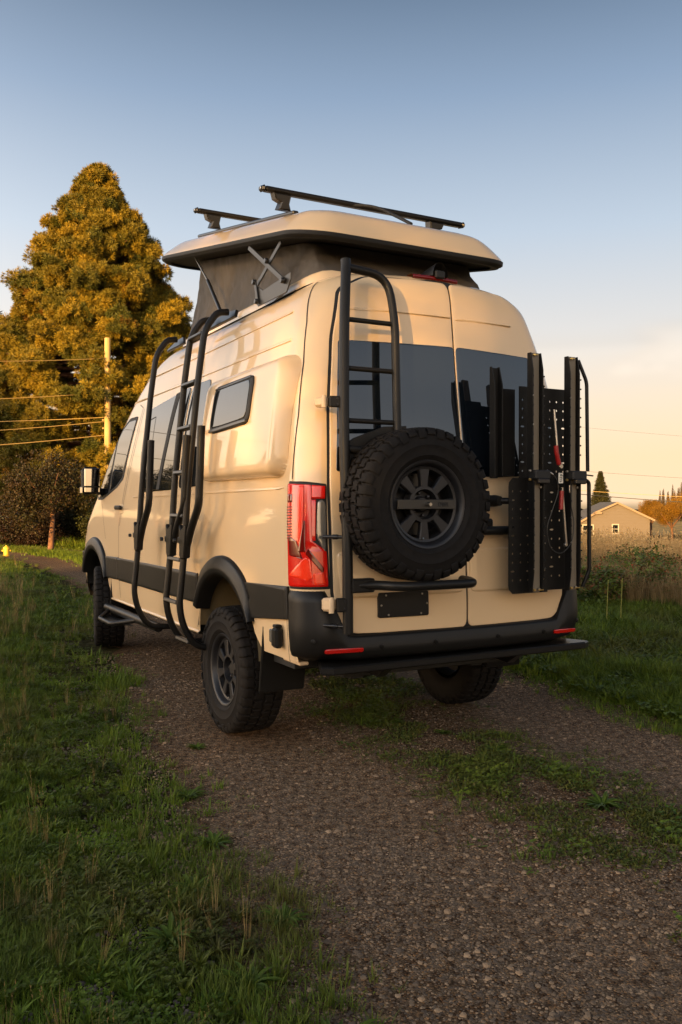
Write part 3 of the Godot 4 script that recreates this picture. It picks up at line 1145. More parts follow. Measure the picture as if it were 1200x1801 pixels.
func details() -> void:
	var P := func(a: Array) -> PackedVector2Array:
		var q := PackedVector2Array()
		for i in a.size() / 2:
			q.append(Vector2(a[2 * i], a[2 * i + 1]))
		return q
	var V2 := func(a: Array) -> Array:
		var q := []
		for i in a.size() / 2:
			q.append(Vector2(a[2 * i], a[2 * i + 1]))
		return q
	var rear: Callable = R
	var left: Callable = S
	# rear doors
	var dl := rounded(V2.call([-0.72, 0.785, 0.043, 0.775, 0.043, 2.845, -0.50, 2.825, -0.665, 2.74, -0.745, 2.45, -0.795, 2.05, -0.825, 1.6, -0.82, 1.0, -0.80, 0.86]), 0.05)
	var dr := rounded(V2.call([0.055, 0.775, 0.74, 0.785, 0.815, 0.87, 0.83, 1.0, 0.835, 1.6, 0.805, 2.05, 0.755, 2.45, 0.675, 2.74, 0.51, 2.825, 0.055, 2.845]), 0.05)
	var seal := rounded(V2.call([-0.725, 0.77, 0.745, 0.77, 0.828, 0.86, 0.848, 1.0, 0.85, 1.6, 0.822, 2.05, 0.772, 2.45, 0.69, 2.75, 0.515, 2.84, 0.0, 2.865, -0.505, 2.84, -0.68, 2.75, -0.762, 2.45, -0.812, 2.05, -0.84, 1.6, -0.838, 1.0, -0.815, 0.86]), 0.05)
	part_panel("door_seal", seal, rear, 0.003, "gap", null, 0.002, 30, 30)
	var left_door := part_panel("rear_door", dl, rear, 0.014, "paint", null, 0.007, 22, 30)
	var right_door := part_panel("rear_door", dr, rear, 0.014, "paint", null, 0.007, 22, 30)
	var off := func(F: Callable, d: float) -> Callable: return func(a: float, b: float) -> Vector3: return F.call(a, b) + normal_of(F, a, b) * d
	var door: Callable = off.call(rear, 0.014)
	part_panel("window", rounded(V2.call([-0.785, 1.68, 0.040, 1.66, 0.040, 2.445, -0.72, 2.43]), 0.02), door, 0.004, "tinted_glass", left_door, 0.003, 16, 16)
	part_panel("window", rounded(V2.call([0.059, 1.66, 0.81, 1.68, 0.79, 2.10, 0.745, 2.34, 0.66, 2.432, 0.059, 2.447]), 0.03), door, 0.004, "tinted_glass", right_door, 0.003, 16, 16)
	# pressed crease above the windows, ledges below
	for d in [[left_door, -0.66, 0.03], [right_door, 0.07, 0.52]]:
		part_panel("crease", P.call([d[1], 2.612, d[2], 2.618, d[2], 2.634, d[1], 2.626]), door, 0.009, "paint", d[0], 0.007, 16, 3)
		part_panel("lower_ledge", rounded(V2.call([-0.78 if d[1] < 0 else 0.07, 0.98, 0.02 if d[1] < 0 else 0.79, 0.98, 0.02 if d[1] < 0 else 0.79, 1.24, -0.80 if d[1] < 0 else 0.07, 1.24]), 0.04), door, 0.010, "paint", d[0], 0.010, 14, 8)
	# door handle recess on the right door
	var hr := block("handle", W(0.16, -0.045, 1.38), Vector3(0.14, 0.07, 0.03), "plastic", right_door, Basis(), 0.012)
	# dark plate on the left door with four bolts
	var plate := part_panel("number_plate_holder", rounded(V2.call([-0.56, 0.865, -0.235, 0.865, -0.235, 1.005, -0.56, 1.005]), 0.012), door, 0.016, "powder", left_door, 0.003, 6, 6)
	for q in [[-0.515, 0.99], [-0.28, 0.99], [-0.50, 0.88], [-0.29, 0.88], [-0.545, 0.935], [-0.25, 0.935]]:
		knob("bolt", R(q[0], q[1]) + Vector3(0, 0, 0.029), Vector3(0, 0, 1), 0.006, 0.005, "steel", left_door, 8)
	# tail lamps
	for side in [-1, 1]:
		var F: Callable = KL if side < 0 else KR
		var root := part_panel("tail_lamp", rounded(V2.call([0.0, 1.035, 1.16, 1.035, 1.10, 1.40, 1.06, 1.612, 0.55, 1.625, 0.02, 1.63]), 0.03), F, 0.004, "gap", null, 0.004, 14, 12)
		var L: Callable = off.call(F, 0.004)
		part_panel("lens", rounded(V2.call([0.04, 1.05, 1.09, 1.05, 1.07, 1.24, 0.72, 1.30, 0.68, 1.605, 0.05, 1.615]), 0.02), L, 0.012, "red_lens", root, 0.006, 12, 12)
		part_panel("upper_lens", rounded(V2.call([0.69, 1.53, 1.02, 1.53, 1.0, 1.60, 0.69, 1.605]), 0.01), L, 0.012, "red_lens", root, 0.006, 8, 6)
		part_panel("middle_lens", rounded(V2.call([0.69, 1.30, 0.80, 1.30, 0.80, 1.525, 0.69, 1.525]), 0.005), L, 0.011, "red_lens", root, 0.006, 5, 6)
		part_panel("reversing_lens", rounded(V2.call([0.82, 1.32, 1.03, 1.23, 1.06, 1.35, 1.03, 1.50, 0.95, 1.525, 0.83, 1.52]), 0.03), L, 0.014, "clear_lens", root, 0.008, 8, 10)
		var D: Callable = off.call(F, 0.016)
		part_panel("reflector", P.call([0.10, 1.11, 0.6, 1.085, 0.7, 1.10, 0.66, 1.20, 0.55, 1.21]), D, 0.003, "red_bright", root, 0.003, 6, 6)
		part_panel("reflector", P.call([0.75, 1.06, 1.0, 1.07, 0.95, 1.13, 0.72, 1.12]), D, 0.003, "red_bright", root, 0.003, 6, 6)
		part_panel("bright_column", rounded(V2.call([0.36, 1.29, 0.5, 1.26, 0.52, 1.6, 0.40, 1.6]), 0.02), D, 0.006, "red_bright", root, 0.006, 5, 8)
		part_panel("dark_column", rounded(V2.call([0.40, 1.24, 0.56, 1.24, 0.56, 1.41, 0.53, 1.41]), 0.01), D, 0.009, "red_deep", root, 0.003, 5, 8)
		part_panel("dark_column", rounded(V2.call([0.12, 1.22, 0.5, 1.20, 0.34, 1.30, 0.10, 1.33]), 0.01), D, 0.002, "red_deep", root, 0.002, 5, 8)
		part_panel("dark_column", rounded(V2.call([0.56, 1.23, 0.95, 1.12, 0.98, 1.15, 0.62, 1.26]), 0.01), D, 0.002, "red_deep", root, 0.002, 5, 6)
		for k in 12:
			var y := 1.31 + k * 0.0155
			part_panel("rib", P.call([0.05, y, 0.21, y + 0.002, 0.21, y + 0.008, 0.05, y + 0.006]), D, 0.004, "red_deep", root, 0.002, 3, 2)
		part_panel("rib", P.call([0.08, 1.51, 0.22, 1.51, 0.22, 1.555, 0.08, 1.555]), D, 0.004, "red_deep", root, 0.003, 3, 3)
	# body side seams by the rear pillar
	for sd in [[S, -1.0], [SR, 1.0]]:
		var F: Callable = sd[0]
		var g := G.new()
		seam(g, V2.call([0.17, 1.64, 0.19, 2.0, 0.235, 2.3, 0.30, 2.55, 0.37, 2.72, 0.42, 2.82]), F, 0.007)
		obj("panel_gap", g, "gap", van)
		g = G.new()
		seam(g, V2.call([0.172, 0.62, 0.172, 1.04]), off.call(F, 0.021), 0.005)
		obj("panel_gap", g, "gap", van)
		# pressed ribs along the roof side and the belt line
		for q in [[0.42, 4.0, 2.455, 0.018], [0.5, 3.75, 2.64, 0.016], [0.26, 3.45, 1.585, 0.014]]:
			part_panel("pressed_rib", P.call([q[0], q[2], q[1], q[2] - 0.03, q[1], q[2] - 0.03 + q[3], q[0], q[2] + q[3]]), F, 0.006, "paint", null, 0.006, 24, 3)
	# bumper: wraps the tail from wheel arch trim to wheel arch trim
	var b := G.new()
	var rows := []
	var uu := []
	for k in 9:
		uu.append([K(lerpf(-0.02, 1.0, k / 8.0), 1.0, -1.0), -1])
	var cols := []
	for side in [-1, 1]:
		var line := []
		for k in 11:
			line.append([0, lerpf(-0.02, 1.0, k / 10.0), side])
		for k in range(1, 17):
			line.append([1, lerpf(1.0, 0.0, k / 16.0), side])
		if side > 0:
			line.reverse()
			line.pop_front()
		cols.append_array(line)
	for q in cols:
		var row := PackedVector3Array()
		for k in 12:
			var t := k / 11.0
			var f := 0.0
			var top := 1.035
			if q[0] == 1:
				top = lerpf(1.035, 0.79, smoothstep(1.0, 0.86, q[1]))
			var h := lerpf(0.622, top, t)
			var hh := clampf(h, 0.655, 1.03)
			var p: Vector3
			var F: Callable
			var w := t_of("w", hh)
			var c := t_of("c", hh)
			if q[0] == 0:
				p = K(q[1], hh, q[2])
				f = q[1]
			else:
				p = R(q[2] * q[1] * (w - c), hh)
				f = 1.0
			var ang := f * PI / 2
			var n := Vector3(q[2] * cos(ang), 0, sin(ang))
			var bulge: float = interp([0.0, 0.10, 0.2, 0.45, 0.55, 0.8, 0.97, 1.0], [-0.16, 0.02, 0.038, 0.05, 0.046, 0.034, 0.026, -0.01], t)
			if q[0] == 1 or f > 0.5:
				bulge = bulge * lerpf(0.7, 1.0, smoothstep(0.5, 1.0, f)) + 0.015 * smoothstep(0.5, 1.0, f) * (1.0 - t)
			else:
				bulge *= lerpf(0.45, 0.7, f * 2.0)
			var q2: Vector3 = p + n * bulge
			row.append(Vector3(q2.x, h, q2.z))
		rows.append(row)
	b.grid(rows, Vector3(0, 0.85, -2))
	var bumper := obj("rear_bumper", b, "plastic", van)
	# lip under the bumper
	for q in [[-0.885, -0.665], [0.70, 0.885]]:
		part_panel("reflector", rounded(V2.call([q[0], 0.706, q[1], 0.704, q[1], 0.727, q[0], 0.728]), 0.01), off.call(rear, 0.062), 0.006, "red_reflector", bumper, 0.003, 10, 3)
	for q in [[-0.98, 0.76], [-0.55, 0.72], [-0.2, 0.722], [0.25, 0.722], [0.62, 0.722], [0.90, 0.76]]:
		var p := R(clampf(q[0], -0.93, 0.9), q[1])
		var n := normal_of(rear, clampf(q[0], -0.93, 0.9), q[1])
		knob("parking_sensor", p + n * 0.054, n, 0.014, 0.007, "powder", bumper, 14)
	# flat rear step
	var st := G.new()
	st.prism(P.call([-0.86, 0.07, 0.97, 0.055, 1.03, 0.02, 0.93, -0.2, -0.82, -0.2, -0.92, 0.03]), -0.022, 0.022, Transform3D(Basis(Vector3.RIGHT, Vector3(0, 0, 1), Vector3.DOWN), Vector3(0, 0.598, 0)), 0.008)
	var step := obj("rear_step", st, "powder", van)
	for x in [-0.45, 0.5]:
		var g := G.new()
		g.prism(P.call([0.0, 0.0, 0.42, 0.0, 0.42, -0.05, 0.12, -0.075]), -0.03, 0.03, Transform3D(Basis(Vector3(0, 0, -1), Vector3.UP, Vector3.RIGHT), Vector3(x, 0.575, 0.0)), 0.004)
		obj("bracket", g, "black_metal", step)
	# side moulding and flares, both sides
	for sd in [[S, -1.0], [SR, 1.0]]:
		var F: Callable = sd[0]
		for q in [[0.178, 0.70, 0.855, 1.035, 0.79, 0.60], [1.70, 3.93, 0.80, 1.012, 0.0, 0.0], [3.94, 4.40, 0.795, 1.005, 0.0, 0.0], [5.40, 5.7, 0.80, 1.0, 0, 0]]:
			var poly: PackedVector2Array
			if q[4] > 0.0:
				poly = P.call([q[0], 0.862, 0.83, 0.80, 0.79, 0.86, 0.72, 0.93, 0.66 + 0.13, 1.02, q[0], 1.045])
			else:
				poly = P.call([q[0], q[2], q[1], q[2] - 0.01, q[1], q[3] - 0.005, q[0], q[3]])
			part_panel("side_moulding", poly, F, 0.022, "plastic", null, 0.012, 16, 8)
		for c in [REAR_AXLE, FRONT_AXLE]:
			var g := G.new()
			var rr := []
			for k in 41:
				var a := lerpf(0.165, 0.835, k / 40.0) * PI
				var row := PackedVector3Array()
				var widen := smoothstep(0.5, 0.85, sin(a))
				for e in [[0.665, -0.004], [0.662, 0.018], [0.648, 0.032], [0.59, 0.048], [0.575, 0.05], [0.555, 0.044], [0.535, 0.036], [0.528, -0.06]]:
					var r: float = e[0]
					if r > 0.58:
						r = lerpf(0.585, r, widen)
					var v := c + r * cos(a) as float
					var h := 0.5 + r * sin(a)
					var p: Vector3 = F.call(v, h)
					row.append(Vector3(sd[1] * (maxf(absf(p.x), 0.985 if c > 3 else 0.99) + e[1]), p.y, p.z))
				rr.append(row)
			g.grid(rr, W(sd[1] * 0.5, c, 0.5))
			obj("wheel_flare", g, "plastic", van)
			# mud flap
			var mf := G.new()
			var y0 := 0.36 if c < 3 else 0.40
			var fw2 := -0.60 if c < 3 else -0.575
			mf.box(W(sd[1] * 0.85, c + fw2, (y0 + 0.78) / 2), Vector3(0.30, 0.78 - y0, 0.02), Basis(Vector3.RIGHT, 0.16), 0.006)
			obj("mud_flap", mf, "powder", van)
	# small box on the quarter panel, tow loop below
	var mk := block("side_marker_box", W(-1.028, 0.30, 0.745), Vector3(0.05, 0.115, 0.075), "powder", van, Basis(), 0.014)
	block("lens", W(-1.05, 0.335, 0.755), Vector3(0.016, 0.075, 0.03), "clear_lens", mk, Basis(), 0.006)
	block("cap", W(-1.028, 0.30, 0.81), Vector3(0.04, 0.02, 0.05), "powder", mk, Basis(), 0.006)
	block("jacking_point", W(-0.93, 0.26, 0.612), Vector3(0.06, 0.02, 0.22), "paint_satin", van, Basis(), 0.006)
	side_windows(V2, P, left, off)


func side_windows(V2: Callable, P: Callable, left: Callable, off: Callable) -> void:
	# left side: pod with its window
	var pod := G.new()
	var x0 := 0.24
	var x1 := 1.60
	var y0 := 1.655
	var y1 := 2.36
	var rows := []
	for i in 33:
		var row := PackedVector3Array()
		for j in 45:
			var a := lerpf(x0, x1, 0.5 - 0.5 * cos(PI * j / 44.0))
			var y := lerpf(y0, y1, 0.5 - 0.5 * cos(PI * i / 32.0))
			var r := 0.10
			var qx := maxf(0.0, absf(a - (x0 + x1) / 2) - ((x1 - x0) / 2 - r))
			var qy := maxf(0.0, absf(y - (y0 + y1) / 2) - ((y1 - y0) / 2 - r))
			var d := clampf((r - sqrt(qx * qx + qy * qy)) / r, 0.0, 1.0)
			var lift := 0.10 * pow(1.0 - pow(1.0 - minf(1.0, d * 1.6), 2.4), 0.6) * lerpf(1.0, 0.72, clampf((a - x0) / (x1 - x0), 0, 1))
			var p := S(a, y)
			var sc := 1.0
			row.append(p + Vector3(-lift + (0.004 if d <= 0.0 else -0.001), 0, 0))
		rows.append(row)
	pod.grid(rows, Vector3(0, 1.9, -0.9))
	var pd := obj("window_pod", pod, "paint", van)
	var F := func(a: float, b: float) -> Vector3: return S(a, b) + Vector3(-0.10 * lerpf(1.0, 0.72, clampf((a - x0) / (x1 - x0), 0, 1)), 0, 0)
	var win := part_panel("window_frame", rounded(V2.call([0.64, 1.985, 1.345, 1.965, 1.335, 2.275, 0.64, 2.285]), 0.07), F, 0.016, "gap", null, 0.008, 12, 12)
	part_panel("pane", rounded(V2.call([0.675, 2.02, 1.31, 2.0, 1.30, 2.245, 0.675, 2.255]), 0.05), F, 0.021, "glass", win, 0.004, 10, 10)
	part_panel("lower_rail", rounded(V2.call([0.66, 1.992, 1.33, 1.972, 1.33, 1.99, 0.66, 2.01]), 0.006), F, 0.024, "black_metal", win, 0.003, 10, 3)
	part_panel("upper_rail", rounded(V2.call([0.67, 2.262, 1.31, 2.252, 1.31, 2.262, 0.67, 2.272]), 0.004), F, 0.022, "black_metal", win, 0.003, 10, 3)
	# sliding side windows
	var w1 := part_panel("side_window", rounded(V2.call([2.22, 1.615, 3.22, 1.60, 3.30, 1.9, 3.28, 2.2, 3.20, 2.315, 2.15, 2.395]), 0.06), left, 0.006, "glass", null, 0.003, 16, 14)
	var L: Callable = off.call(left, 0.006)
	part_panel("divider", P.call([2.66, 1.62, 2.74, 1.62, 2.60, 2.0, 2.50, 2.375, 2.40, 2.38, 2.52, 2.0]), L, 0.004, "gap", w1, 0.002, 4, 12)
	var g := G.new()
	seam(g, V2.call([2.98, 1.72, 3.16, 1.72, 3.18, 1.9, 3.14, 2.22, 2.98, 2.235, 2.98, 1.72]), L, 0.008, 0.002)
	obj("vent_outline", g, "gap", w1)
	part_panel("side_window", rounded(V2.call([1.72, 1.63, 2.17, 1.62, 2.11, 2.395, 1.72, 2.40]), 0.05), left, 0.006, "glass", null, 0.003, 8, 12)
	# right side glass and front glass
	part_panel("side_window", rounded(V2.call([0.6, 1.62, 3.2, 1.62, 3.1, 2.38, 0.65, 2.38]), 0.07), SR, 0.005, "glass", null, 0.003, 16, 10)
	# cab doors
	for sd in [[S, -1.0], [SR, 1.0]]:
		var D: Callable = sd[0]
		var s := G.new()
		seam(s, V2.call([3.97, 0.62, 3.93, 1.3, 3.72, 1.75, 3.55, 2.1, 3.47, 2.36, 3.6, 2.40]), D, 0.007)
		obj("door_gap", s, "gap", van)
		s = G.new()
		seam(s, V2.call([3.90, 1.30, 3.66, 1.75, 3.49, 2.1, 3.42, 2.35]), D, 0.006)
		obj("door_gap", s, "gap", van)
		s = G.new()
		seam(s, V2.call([4.45, 1.16, 4.62, 1.50]), D, 0.006)
		obj("door_gap", s, "gap", van)
		s = G.new()
		seam(s, V2.call([1.78, 0.62, 1.66, 0.80]), D, 0.006)
		obj("door_gap", s, "gap", van)
		var tone := part_panel("cab_window", rounded(V2.call([3.84, 1.735, 4.05, 1.66, 4.60, 1.545, 4.82, 1.545, 4.58, 1.80, 4.34, 2.03, 4.10, 2.215, 3.85, 2.30, 3.58, 2.295]), 0.04), D, 0.004, "gap", null, 0.003, 16, 18)
		var E: Callable = off.call(D, 0.004)
		part_panel("pane", rounded(V2.call([3.87, 1.755, 4.08, 1.675, 4.30, 1.63, 4.16, 2.12, 4.03, 2.20, 3.84, 2.265, 3.62, 2.265]), 0.03), E, 0.003, "glass", tone, 0.002, 10, 14)
		part_panel("quarter_pane", rounded(V2.call([4.37, 1.615, 4.60, 1.565, 4.76, 1.57, 4.55, 1.79, 4.33, 1.99, 4.23, 2.07]), 0.02), E, 0.003, "glass", tone, 0.002, 8, 12)
		var p: Vector3 = D.call(3.88, 1.47)
		var cup := part_panel("handle_cup", rounded(V2.call([3.79, 1.415, 3.95, 1.415, 3.95, 1.50, 3.79, 1.50]), 0.05), D, 0.0035, "paint", null, 0.003, 8, 8)
		block("handle", p + Vector3(sd[1] * 0.028, 0.0, 0), Vector3(0.03, 0.04, 0.20), "plastic", cup, Basis(), 0.012)
		# mirror
		var m := G.new()
		m.box(Vector3(sd[1] * 1.135, 1.735, -4.56), Vector3(0.175, 0.27, 0.13), Basis(Vector3.UP, sd[1] * 0.12), 0.035)
		var mir := obj("door_mirror", m, "plastic", van)
		var arm := G.new()
		arm.tube(PackedVector3Array([Vector3(sd[1] * 1.1, 1.635, -4.58), Vector3(sd[1] * 0.93, 1.62, -4.66)]), 0.035, 10)
		obj("arm", arm, "plastic", mir)
		block("mirror_glass", Vector3(sd[1] * 1.132, 1.765, -4.491), Vector3(0.145, 0.175, 0.012), "mirror", mir, Basis(Vector3.UP, sd[1] * 0.12), 0.004)
		block("wide_mirror_glass", Vector3(sd[1] * 1.132, 1.643, -4.491), Vector3(0.145, 0.05, 0.012), "mirror", mir, Basis(Vector3.UP, sd[1] * 0.12), 0.004)
		block("turn_signal", Vector3(sd[1] * 1.222, 1.64, -4.56), Vector3(0.012, 0.06, 0.09), "clear_lens", mir, Basis(), 0.004)
	# windscreen
	var ws := G.new()
	var rr := []
	for i in 15:
		var h := lerpf(1.63, 2.42, i / 14.0)
		var row := PackedVector3Array()
		for j in 21:
			var t := lerpf(-0.86, 0.86, j / 20.0)
			var n := t_of("n", h)
			var a := 0.75
			var w := t_of("w", h)
			var v := n - a + a * pow(maxf(0.0, 1.0 - pow(absf(t), 2.2)), 1.0 / 2.6)
			row.append(W(t * w, v + 0.006, h + 0.004))
		rr.append(row)
	ws.grid(rr, Vector3(0, 1.9, -3))
	obj("windscreen", ws, "glass", van)


# ---------------------------------------------------------------- wheels
var tyre_mesh: ArrayMesh
var tread_mesh: ArrayMesh
var barrel_mesh: ArrayMesh
var spoke_mesh: ArrayMesh
var hub_mesh: ArrayMesh


func wheel_meshes() -> void:
	# axis = +x outwards, centre at the origin
	var ax := Transform3D(Basis(Vector3(0, 1, 0), Vector3(1, 0, 0), Vector3(0, 0, -1)), Vector3.ZERO)
	var t := G.new()
	t.lathe([Vector2(0.222, -0.10), Vector2(0.236, -0.118), Vector2(0.27, -0.136), Vector2(0.32, -0.142), Vector2(0.36, -0.138), Vector2(0.385, -0.130), Vector2(0.396, -0.112), Vector2(0.400, -0.06), Vector2(0.401, 0.0), Vector2(0.400, 0.06), Vector2(0.396, 0.112), Vector2(0.385, 0.130), Vector2(0.36, 0.138), Vector2(0.322, 0.142), Vector2(0.318, 0.1445), Vector2(0.312, 0.1425), Vector2(0.27, 0.136), Vector2(0.264, 0.1375), Vector2(0.258, 0.1335), Vector2(0.236, 0.118), Vector2(0.222, 0.10)], ax, 72)
	tyre_mesh = t.mesh()
	var g := G.new()
	var at := func(a: float, x: float, r: float) -> Vector3: return Vector3(x, r * cos(a), r * sin(a))
	var n := 40
	var pitch := TAU / n
	var shapes := [
		[-0.036, [[-0.43, -0.030], [-0.05, -0.021], [0.34, -0.030], [0.46, -0.006], [0.36, 0.030], [-0.04, 0.020], [-0.40, 0.029], [-0.32, 0.0]], 0.0],
		[0.036, [[-0.43, -0.029], [0.0, -0.019], [0.40, -0.030], [0.32, 0.0], [0.42, 0.030], [0.05, 0.021], [-0.36, 0.030], [-0.46, 0.004]], 0.5],
		[-0.093, [[-0.40, -0.026], [0.36, -0.026], [0.42, -0.004], [0.34, 0.022], [0.0, 0.014], [-0.42, 0.022], [-0.34, 0.0]], 0.28],
		[0.093, [[-0.42, -0.022], [0.0, -0.014], [0.34, -0.022], [0.42, 0.004], [0.36, 0.026], [-0.40, 0.026], [-0.34, 0.0]], 0.78],
	]
	for i in n:
		for s in shapes:
			var pts: Array = s[1]
			var m := pts.size()
			var a0: float = (i + s[2]) * pitch
			var outer := []
			var top := []
			var low := []
			for p in pts:
				var x: float = s[0] + p[1]
				var r := 0.4165 - 6.0 * pow(absf(x), 3.0) * 0.6
				outer.append(at.call(a0 + p[0] * pitch, x, r - 0.003))
				top.append(at.call(a0 + p[0] * 0.88 * pitch, s[0] + p[1] * 0.88, r))
				low.append(at.call(a0 + p[0] * pitch * 1.04, x, 0.396))
			var c: Vector3 = at.call(a0, s[0], 0.4165 - 6.0 * pow(absf(s[0]), 3.0) * 0.6)
			var inside: Vector3 = at.call(a0, s[0], 0.37)
			for k in m:
				var k1 := (k + 1) % m
				g.tri(c, top[k], top[k1], inside)
				g.quad(top[k], top[k1], outer[k1], outer[k], inside)
				g.quad(outer[k], outer[k1], low[k1], low[k], inside)
		# shoulder lugs run down the side walls, long and short in turn
		for side in [-1, 1]:
			var a0: float = (i + (0.28 if side < 0 else 0.78)) * pitch
			var depth := 0.352 if i % 2 == 0 else 0.37
			var wd := 0.40
			var prof := [[0.413, 0.108], [0.410, 0.127], [0.392, 0.1395], [depth + 0.006, 0.1475], [depth, 0.141]]
			var rows := []
			for q in prof:
				var skew: float = (0.413 - q[0]) * 1.6
				var row := PackedVector3Array()
				for e in [-1.0, -0.86, 0.86, 1.0]:
					var drop := 0.005 if absf(e) > 0.95 else 0.0
					row.append(at.call(a0 + (e * wd + skew * (1.0 if i % 2 == 0 else 1.4)) * pitch, side * (q[1] - drop), q[0] - drop * 0.6))
				rows.append(row)
			g.grid(rows, at.call(a0, side * 0.05, 0.34))
	tread_mesh = g.mesh()
	var b := G.new()
	b.lathe([Vector2(0.20, -0.10), Vector2(0.19, -0.05), Vector2(0.185, 0.02), Vector2(0.197, 0.055), Vector2(0.207, 0.088), Vector2(0.214, 0.10), Vector2(0.217, 0.115), Vector2(0.225, 0.122), Vector2(0.236, 0.124), Vector2(0.241, 0.118), Vector2(0.237, 0.11)], ax, 56)
	b.lathe([Vector2(0.188, 0.050), Vector2(0.190, 0.086), Vector2(0.203, 0.090), Vector2(0.209, 0.084)], ax, 56)
	barrel_mesh = b.mesh()
	var h := G.new()
	h.lathe([Vector2(0.098, 0.02), Vector2(0.102, 0.076), Vector2(0.098, 0.085), Vector2(0.082, 0.086), Vector2(0.078, 0.07), Vector2(0.076, 0.036), Vector2(0.05, 0.034), Vector2(0.044, 0.036), Vector2(0.042, 0.058), Vector2(0.034, 0.066), Vector2(0.0005, 0.067)], ax, 40)
	for k in 6:
		var a := TAU * k / 6.0 + 0.2
		h.lathe([Vector2(0.010, 0.034), Vector2(0.010, 0.056), Vector2(0.006, 0.060), Vector2(0.0003, 0.061)], ax.translated(Vector3(0, 0.062 * cos(a), 0.062 * sin(a))), 6)
	hub_mesh = h.mesh()
	var s := G.new()
	s.prism(PackedVector2Array([Vector2(-0.021, 0.088), Vector2(0.021, 0.088), Vector2(0.024, 0.13), Vector2(0.033, 0.188), Vector2(0.040, 0.196), Vector2(-0.040, 0.196), Vector2(-0.033, 0.188), Vector2(-0.024, 0.13)]), 0.05, 0.086, Transform3D(Basis(Vector3(0, 0, -1), Vector3(0, 1, 0), Vector3(1, 0, 0)), Vector3.ZERO), 0.005)
	spoke_mesh = s.mesh()


func wheel(called: String, xf: Transform3D, spin: float, covered := false) -> Node3D:
	var w := Node3D.new()
	w.name = called
	van.add_child(w, true)
	w.transform = xf * Transform3D(Basis(Vector3.RIGHT, spin), Vector3.ZERO)
	obj("tyre", tyre_mesh, "rubber", w)
	tag(obj("tread", tread_mesh, "rubber", w), "", "", "", "stuff")
	obj("rim", barrel_mesh, "rim", w)
	obj("hub", hub_mesh, "rim", w)
	for k in 8:
		var s := obj("spoke", spoke_mesh, "rim", w)
		s.rotation.x = TAU * k / 8.0
	var d := G.new()
	d.lathe([Vector2(0.02, 0.0), Vector2(0.168, 0.0), Vector2(0.168, -0.03), Vector2(0.02, -0.03)], Transform3D(Basis(Vector3(0, 1, 0), Vector3(1, 0, 0), Vector3(0, 0, -1)), Vector3.ZERO), 32)
	obj("brake_disc" if not covered else "back_plate", d, "black_metal", w)
	var vl := G.new()
	vl.tube(PackedVector3Array([Vector3(0.07, -0.195, 0.02), Vector3(0.10, -0.182, 0.018)]), 0.005, 6)
	obj("valve", vl, "steel", w)
	return w


func wheels() -> void:
	wheel_meshes()
	var out_l := Basis(Vector3.UP, PI)
	wheel("wheel", Transform3D(out_l, W(-0.89, REAR_AXLE, 0.412)), 0.3)
	wheel("wheel", Transform3D(Basis(Vector3.UP, PI - 0.2), W(-0.88, FRONT_AXLE, 0.447)), 1.1)
	wheel("wheel", Transform3D(Basis(), W(0.865, REAR_AXLE, 0.412)), 0.7)
	wheel("wheel", Transform3D(Basis(Vector3.UP, -0.2), W(0.865, FRONT_AXLE, 0.447)), 0.2)
	# the spare on the left rear door, face to the rear
	var sp := wheel("spare_wheel", Transform3D(Basis(Vector3.UP, -PI / 2), W(-0.43, -0.215, 1.50)), 0.0, true)
	# retaining strap with the maker's name, a plain bar across the hub
	var st := G.new()
	st.box(Vector3(0.105, 0.0, 0.0), Vector3(0.012, 0.052, 0.37), Basis(), 0.003)
	var strap := obj("retaining_strap", st, "satin_grey", sp)
	var tm := TextMesh.new()
	var sf := SystemFont.new()
	sf.font_names = PackedStringArray(["Droid Sans"])
	sf.font_weight = 800
	tm.font = sf
	tm.text = "OWL"
	tm.font_size = 40
	tm.pixel_size = 0.00085
	tm.depth = 0.002
	var tx := MeshInstance3D.new()
	tx.name = "lettering"
	tx.mesh = tm
	tx.material_override = mats["gap"]
	sp.add_child(tx, true)
	tx.transform = Transform3D(Basis(Vector3.UP, PI / 2), Vector3(0.1125, 0.0, -0.105))
	knob("wing_bolt", Vector3(0.108, 0, 0), Vector3(1, 0, 0), 0.012, 0.035, "steel", sp)


# ---------------------------------------------------------------- things bolted to the van
func part_node(called: String) -> Node3D:
	var o := Node3D.new()
	o.name = called
	van.add_child(o, true)
	return o


